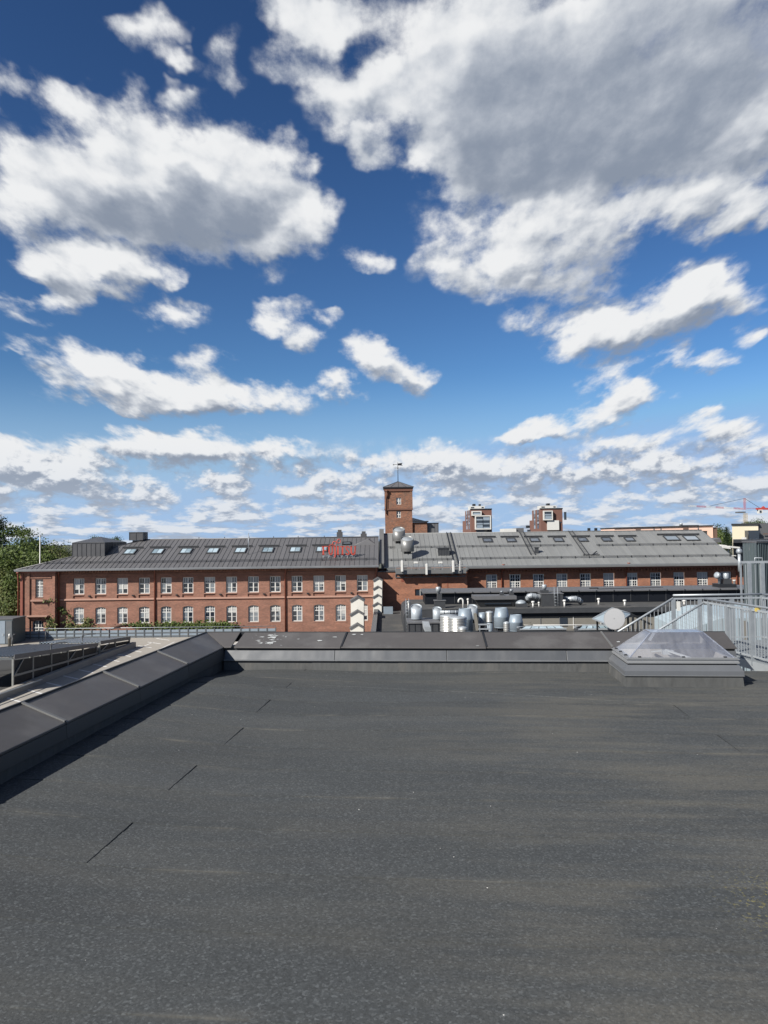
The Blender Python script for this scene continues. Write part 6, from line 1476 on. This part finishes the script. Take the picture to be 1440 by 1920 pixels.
q_ = P(1277, 983, Yp + 5); MB().lathe((q_.x, Yp + 5, z1 - .3), [(.28, 0), (.28, .7), (.36, .72), (.36, 1.1)], 12).build('chimney', M['galv_l'], t); MB().box(P(1270, 0, Yp).x, P(1301, 0, Yp).x, Yp + 5, Yp + 7, z1 - .4, z1 + .35).build('roof_plant', M['slate'], t)
q0, q1 = P(1320, 998, Yp - 4), P(1333, 998, Yp - 4); MB().box(q0.x, q1.x, Yp - 2, Yp - .02, P(1320, 1008, Yp).z, P(1320, 996, Yp).z).build('balcony', M['glassdark'], t); MB().box(q0.x - 1, q1.x, Yp - 2.2, Yp - .2, P(1320, 996, Yp).z, P(1320, 995.4, Yp).z).build('balcony_roof', M['slate'], t)
# cream house with balcony
Yc = 165
t = thing('cream_house', 'cream coloured flat-roofed house with corner balcony below the crane', 'building', P(1410, 1010, Yc))
x0, x1 = P(1373, 1000, Yc).x, P(1422, 1000, Yc).x; z = P(1400, 984, Yc).z
splay(MB(), x0, x1, Yc, Yc + 12, -14, z).build('wall', M['cream'], t); splay(MB(), x1 + .02, P(1426.5, 0, Yc).x, Yc + .4, Yc + 12, -14, z + .3).build('stair_slot', M['slate_c'], t); splay(MB(), P(1427, 0, Yc).x, P(1480, 0, Yc).x, Yc, Yc + 12, -14, P(1440, 983, Yc).z).build('wall', M['cream'], t)
splay(MB(), x0 - .3, x1 + .1, Yc - .3, Yc + 12, z, z + .28).build('roof_edge', M['slate'], t)
MB().box(P(1368, 0, Yc).x, P(1388, 0, Yc).x, Yc - 1.5, Yc - .02, P(1373, 1011, Yc).z, P(1373, 995, Yc).z).build('balcony', M['glassdark'], t); MB().box(P(1388.1, 0, Yc).x, P(1394.5, 0, Yc).x, Yc - .6, Yc - .02, P(1373, 1003, Yc).z, P(1373, 996.5, Yc).z).build('balcony', M['glassdark'], t)
for xa, xb in ((1402, 1420), (1429, 1442)): MB().box(P(xa, 0, Yc).x, P(xb, 0, Yc).x, Yc - .1, Yc - .01, P(xa, 1002.2, Yc).z, P(xa, 1000.6, Yc).z).build('wall_vent', M['brownwall'], t)
MB().tube([(P(1368.6, 0, Yc).x, Yc - 1.5, P(1373, 1011, Yc).z), (P(1368.6, 0, Yc).x, Yc - 1.5, P(1373, 995.5, Yc).z)], .08, 6).build('balcony_post', M['slate'], t)
# dark low roofs and bits between the grey roof and the hut
Yd = 130
t = thing('dark_roof_house', 'low house with dark eaves below the cream house', 'building', P(1390, 1020, Yd))
splay(MB(), P(1346, 0, Yd).x, P(1500, 0, Yd).x, Yd, Yd + 10, -14, P(1400, 1018, Yd).z).build('wall', M['black'], t); splay(MB(), P(1344, 0, Yd).x, P(1502, 0, Yd).x, Yd - .5, Yd + 10.5, P(1400, 1017.5, Yd).z, P(1400, 1011.5, Yd).z).build('roof', M['slate'], t); MB().prism([(P(1330, 1013, Yd).x, Yd - 1, P(1330, 1013, Yd).z), (P(1345, 1008.5, Yd).x, Yd - 1, P(1345, 1008.5, Yd).z), (P(1349, 1017, Yd).x, Yd - 1, P(1349, 1017, Yd).z), (P(1336, 1017, Yd).x, Yd - 1, P(1336, 1017, Yd).z)], (0, 4, 0)).build('side_gable', M['slate_c'], t)
MB().box(P(1372, 0, Yd).x, P(1376, 0, Yd).x, Yd + 1, Yd + 2, P(1373, 1011.5, Yd).z, P(1373, 1007.8, Yd).z).build('chimney', M['white'], t)
Yv = 118
t = thing('white_awning', 'white sagging awning over a dark opening at the end of the grey roof', 'awning', P(1375, 1040, Yv))
splay(MB(), P(1352, 0, Yv).x, P(1387, 0, Yv).x, Yv, Yv + 3, P(1370, 1050, Yv).z, P(1370, 1027, Yv).z).build('opening', M['black'], t); MB().bar(P(1349, 1022.5, Yv - .3), P(1360, 1024, Yv - .3), 1.2, .25).bar(P(1350, 1025.5, Yv - .3), P(1366, 1027.5, Yv - .3), 1.6, .3).bar(P(1364, 1025, Yv - .3), P(1383, 1027, Yv - .3), 1.6, .25).build('canvas', M['white'], t)
MB().bar(P(1366, 1027, Yv - .4), P(1365, 1041, Yv - .4), .12).bar(P(1365, 1041, Yv - .4), P(1380, 1042, Yv - .4), .12).build('pole', M['white'], t)
q_ = P(1386, 1033, 60); t = thing('roof_ventilator', 'round chrome turbine ventilator beside the grey-green hut', 'vent', q_)
MB().lathe(q_ + Vector((0, 0, -.25)), [(.1, 0), (.2, .06), (.24, .2), (.2, .36), (.08, .46)], 16).build('turbine', M['galv'], t); MB().lathe(q_ + Vector((0, 0, -1.6)), [(.13, 0), (.12, 1.36)], 12).build('neck', M['galv_l'], t)
# tower crane
Yk = 420
def K(px, py): return P(px, py, Yk)
t = thing('tower_crane', 'red and white tower crane with long jib above the cream house', 'crane', (K(1396, 1000).x, Yk, -14))
s = Yk / FPX
def lattice(a, b_, w, n, mat, name, alt=None):
    a, b_ = Vector(a), Vector(b_); mb = MB(); d = (b_ - a).normalized(); u_ = d.cross(Vector((0, 1, 0))).normalized() * w / 2; v_ = Vector((0, 1, 0)) * w / 2
    mbs = [mb, MB()] if alt else [mb]
    for i in range(n):
        m2 = mbs[(i * 6 // n) % len(mbs)]
        p, q_ = a.lerp(b_, i / n), a.lerp(b_, (i + 1) / n)
        for su in (-1, 1):
            for sv in (-1, 1): m2.bar(p + u_ * su + v_ * sv, q_ + u_ * su + v_ * sv, w * .08)
        for sv in (-1, 1): m2.bar(p + u_ + v_ * sv, q_ - u_ + v_ * sv, w * .065); m2.bar(p - u_ + v_ * sv, q_ + u_ + v_ * sv, w * .065)
    mb.build(name, mat, t)
    if alt: mbs[1].build(name, alt, t)
lattice(K(1397.5, 1010), K(1397.5, 962), 5.2 * s, 14, M['craneyel'], 'mast')
lattice(K(1396.5, 956), K(1396, 934), 3.2 * s, 6, M['cranered'], 'apex')
lattice(K(1393, 954), K(1290.5, 948.5), 2.6 * s, 40, M['cranered'], 'jib', M['white'])
lattice(K(1400, 953.5), K(1428, 953), 1.6 * s, 10, M['cranered'], 'counter_jib')
MB().box(K(1393.5, 0).x, K(1400.5, 0).x, Yk - 1, Yk + 1, K(1396, 963).z, K(1396, 956).z).build('cab', M['white'], t); MB().box(K(1394.8, 0).x, K(1398, 0).x, Yk - 1.2, Yk - 1.02, K(1396, 961.5).z, K(1396, 957.5).z).build('cab_window', M['glassdark'], t)
MB().bar(K(1396, 934.5), K(1330, 949), .16).bar(K(1396, 934.5), K(1424, 952), .16).build('tie_rod', M['slate'], t)
t2 = thing('tower_crane', 'second red crane cut off by the right edge of the picture', 'crane', (K(1431, 1000).x, Yk + 40, -14)); t = t2
MB().box(K(1416, 0).x, K(1431, 0).x, Yk + 38, Yk + 42, K(1420, 957.6).z, K(1420, 955).z).build('ballast', M['slate_c'], t)
MB().bar(K(1418, 954), K(1470, 954), 1.4, 1.0).build('jib', M['cranered'], t); MB().prism([K(1426, 953.5), K(1437, 953.5), K(1432, 949)], (0, 1, 0)).build('apex', M['cranered'], t); lattice(K(1446, 1010), K(1446, 955), 4.5 * s, 12, M['cranered'], 'mast')
# flagpole
a, b_ = P(75, 1045, 104), P(75, 1004.5, 104); t = thing('flagpole', 'bare white flagpole in front of the trees left of the factory', 'flagpole', (a.x, 104, -10)); MB().tube([(a.x, 104, -10), b_], [.09, .06], 8).build('pole', M['white'], t); MB().lathe(b_, [(.03, 0), (.09, .06), (.03, .14)], 8).build('finial', M['white'], t)

# ------------------------------------------------------------------ trees and climbers
def crown(seed, kind, n_clump, leaves, mat, H=10.0, R=4.5, leaf=.42):
    """leaf sprays gathered in clumps through an uneven crown, light gaps left between; z from 0 to H"""
    r = random.Random(seed); mb = MB()
    lobes = []
    if kind == 'round':
        lobes = [(0, 0, H * .5, R * .8, H * .42)]
        for k in range(9): a = r.uniform(0, 6.28); d = R * r.uniform(.35, .75); z = H * r.uniform(.18, .85); q = R * r.uniform(.28, .5) * (1.1 - .5 * abs(z / H - .45)); lobes.append((d * math.cos(a) * (1.15 - z / H * .5), d * math.sin(a) * (1.15 - z / H * .5), z, q, q * .85))
    elif kind == 'cone':
        for k in range(16): z = H * k / 16; q = R * (1 - k / 16.5) * .6; a = k * 2.4; lobes.append((math.cos(a) * q * .45, math.sin(a) * q * .45, z + .5, q, H * .05 + .35))
    elif kind == 'airy':
        for k in range(13): a = r.uniform(0, 6.28); z = H * r.uniform(.1, .97); d = R * r.uniform(.15, .8) * (1.05 - .6 * abs(z / H - .5)); q = R * r.uniform(.18, .32); lobes.append((d * math.cos(a), d * math.sin(a), z, q, q * .5))
    for _ in range(n_clump):
        lx, ly, lz, lr, lh = r.choice(lobes)
        th, ph = r.uniform(0, 6.283), math.acos(r.uniform(-1, 1)); rad = r.uniform(.55, 1.05)
        c = Vector((lx + lr * rad * math.sin(ph) * math.cos(th), ly + lr * rad * math.sin(ph) * math.sin(th), lz + lh * rad * math.cos(ph)))
        out = Vector((c.x - lx * .6, c.y - ly * .6, (c.z - lz) * 1.2 + .35)).normalized()
        cs = r.uniform(.3, .75) * (leaf / .42)
        for _k in range(leaves):
            p = c + Vector((r.gauss(0, cs), r.gauss(0, cs), r.gauss(0, cs * .6)))
            n = (out + Vector((r.gauss(0, .42), r.gauss(0, .42), r.gauss(0, .42)))).normalized()
            u = n.cross(Vector((r.gauss(0, 1), r.gauss(0, 1), r.gauss(0, 1)))).normalized(); v = n.cross(u); s = leaf * r.uniform(.45, 1.05)
            mb.quad(p - u * s * .5, p + v * s * .32 - u * s * .05, p + u * s * .5, p - v * s * .32 + u * s * .08)
    me = bpy.data.meshes.new('crown'); me.from_pydata(mb.v, [], mb.f); me.materials.append(mat); return me
def trunk_mesh(seed, H, r0, z0):
    r = random.Random(seed); mb = MB(); mb.tube([(0, 0, z0), (.1, .05, z0 * .4), (-.1, .1, H * .3), (.1, 0, H * .75)], [r0, r0 * .8, r0 * .6, r0 * .2], 8)
    for k in range(7):
        a = k * 2.4 + r.uniform(-.3, .3); z = H * (.08 + .09 * k); L = H * .35 * (1 - .08 * k)
        mb.tube([(0, 0, z), (L * .5 * math.cos(a), L * .5 * math.sin(a), z + L * .3), (L * math.cos(a), L * math.sin(a), z + L * .75)], [r0 * .4, r0 * .25, r0 * .08], 6)
    return mb.mesh('trunk', M['bark'])
CR = {'round_a': crown(1, 'round', 620, 11, M['leaf']), 'round_b': crown(2, 'round', 600, 11, M['leaf_y']), 'round_c': crown(3, 'round', 640, 11, M['leaf']),
      'cone': crown(4, 'cone', 480, 11, M['leaf_d'], 13, 3.2, .36), 'airy': crown(5, 'airy', 420, 12, M['leaf'], 11, 4.2, .36)}
TR = {k: trunk_mesh(i, 10, .35, -12) for i, k in enumerate(CR)}
def tree(px, ptop, Y, kind, label, scale=1.0, rz=0.0, wide=1.0):
    H = {'cone': 13, 'airy': 11}.get(kind, 10) * scale
    top = P(px, ptop, Y); zb = top.z - H * .97
    t = thing('tree', label, 'tree', (top.x, Y, zb), 'trees behind the factory'); t.rotation_euler = (0, 0, rz); t.scale = (scale * wide, scale * wide, scale)
    put('crown', CR[kind], t); put('trunk', TR[kind], t)
tree(2, 984, 150, 'cone', 'dark spruce rising highest at the left edge', 1.5, .3)
tree(41, 990, 138, 'airy', 'loose-crowned pine whose top stands above the other left trees', 1.25, 1.1)
tree(77, 1000, 134, 'round_c', 'dark round tree top behind the flagpole', 1.25, 2.0, .9)
tree(113, 1008, 122, 'round_b', 'sunlit pale-leaved tree just left of the roof dormer', 1.05, .7, .62)
tree(58, 1022, 117, 'round_a', 'bright green round tree behind the flagpole foot', 1.35, 4.0)
tree(16, 1016, 119, 'round_c', 'deep green broad tree at the left edge below the spruce', 1.4, 5.0)
tree(100, 1030, 112, 'round_a', 'low green tree whose crown meets the factory hip roof', .85, 3.0)
tree(18, 1040, 107, 'round_b', 'olive green broad tree left of the factory corner', 1.25, 1.4)
tree(36, 1070, 103, 'round_c', 'dark leafy tree close against the factory end wall', .95, 2.2, .75)
tree(8, 1092, 100.5, 'round_b', 'low leafy tree behind the steel container', 1.0, .2, .9)
tree(33, 1120, 99.5, 'round_a', 'lowest leafy tree between container and factory corner', .8, 2.9, .72)
tree(-25, 1040, 108, 'round_a', 'broad green tree cut off by the left edge of the picture', 1.5, .9)
tree(181, 1008, 160, 'airy', 'reddish thin tree top showing behind the tin dormer', .8, .4, .9)
tree(221, 1004, 150, 'round_a', 'small green tree top between dormer and chimney box', .8, 1.9, .75)
tree(1353, 984.5, 215, 'round_c', 'green tree at the end of the salmon pink house', 1.2, .5, .7)
tree(1362, 993, 205, 'cone', 'small dark conifer right of the salmon pink house', .8, .5)
tree(1411, 979.5, 200, 'airy', 'thin tree top behind the cream house roof', .8, .5)
tree(1431, 973, 215, 'round_c', 'green tree top behind the cream house, right of the crane', 1.0, 1.5)
def climber(name, label, spots, seed, mat, leaf=.28, stems=(), stuff=False):
    r = random.Random(seed); mb = MB(); p0 = P(*spots[0][:2], spots[0][2])
    for (px, py, Y, sx, sz, n) in spots:
        c = P(px, py, Y); k = Y / FPX
        for _ in range(n):
            p = c + Vector((r.gauss(0, sx * k * .5), r.uniform(-.35, .02), r.gauss(0, sz * k * .5)))
            nn = Vector((r.gauss(0, .5), -1, r.gauss(.3, .5))).normalized(); u = nn.cross(Vector((r.gauss(0, 1), 0, r.gauss(0, 1)))).normalized(); v = nn.cross(u); s = leaf * r.uniform(.5, 1.2)
            mb.quad(p - u * s * .5, p + v * s * .35, p + u * s * .5, p - v * s * .35)
    org = Vector((p0.x, p0.y, -9)); t = thing(name, label, 'climber' if 'climb' in name else 'hedge', org)
    me = bpy.data.meshes.new('foliage'); me.from_pydata([tuple(Vector(v) - org) for v in mb.v], [], mb.f); me.materials.append(mat); put('foliage', me, t)
    m2 = MB()
    for st in stems: m2.tube([P(x, y, Y) for (x, y, Y) in st], [.05] * (len(st) - 1) + [.025], 6)
    if stems: m2.build('stem', M['bark'], t)
YY = YL - .12
climber('climbing_plant', 'leafy climber in the corner beside the arched door', [(96, 1172, YL - 1.0, 9, 14, 170), (93, 1180, YL - 1.0, 8, 6, 60)], 1, M['leaf_y'], stems=[[(96, 1184, YL - .85), (97, 1172, YL - .85), (100, 1160, YL - .85)]])
climber('climbing_plant', 'straggling climber with long bare shoots beside the left downpipe', [(92, 1126, YL - .8, 14, 4, 26), (112, 1141, YY, 8, 5, 26), (122, 1148, YY, 10, 7, 26), (131, 1156, YY, 5, 5, 12), (128, 1165, YY, 12, 4, 16)], 2, M['leaf'], stems=[[(100, 1160, YL - .82), (107, 1145, YY), (115, 1140, YY), (124, 1150, YY), (133, 1160, YY)], [(78, 1124, YL - .8), (90, 1126, YL - .8), (104, 1131, YL - .8)]])
climber('climbing_plant', 'ragged climber below the first two lower windows', [(132, 1174, YY, 12, 10, 110), (150, 1175, YY, 26, 6, 110), (163, 1168, YY, 10, 10, 60), (167, 1161, YY, 12, 3, 20), (178, 1177, YY, 18, 3, 24)], 3, M['leaf_y'], stems=[[(140, 1182, YY), (148, 1176, YY), (162, 1164, YY), (174, 1160, YY)], [(128, 1180, YY), (131, 1166, YY)], [(160, 1176, YY), (185, 1178, YY)]])
climber('climbing_plant', 'thin climber tuft under the fourth lower window', [(243, 1171, YY, 24, 3, 40), (268, 1173, YY, 18, 8, 170)], 4, M['leaf'], stems=[[(205, 1178, YY), (222, 1173, YY), (246, 1170, YY), (268, 1173, YY)]])
climber('clipped_hedge', 'green creeper hedge along the wall foot between the downpipes', [(300 + 8 * k, 1174.5 - (k % 4) * .9, YY, 12, 8, 80) for k in range(18)], 5, M['leaf'])
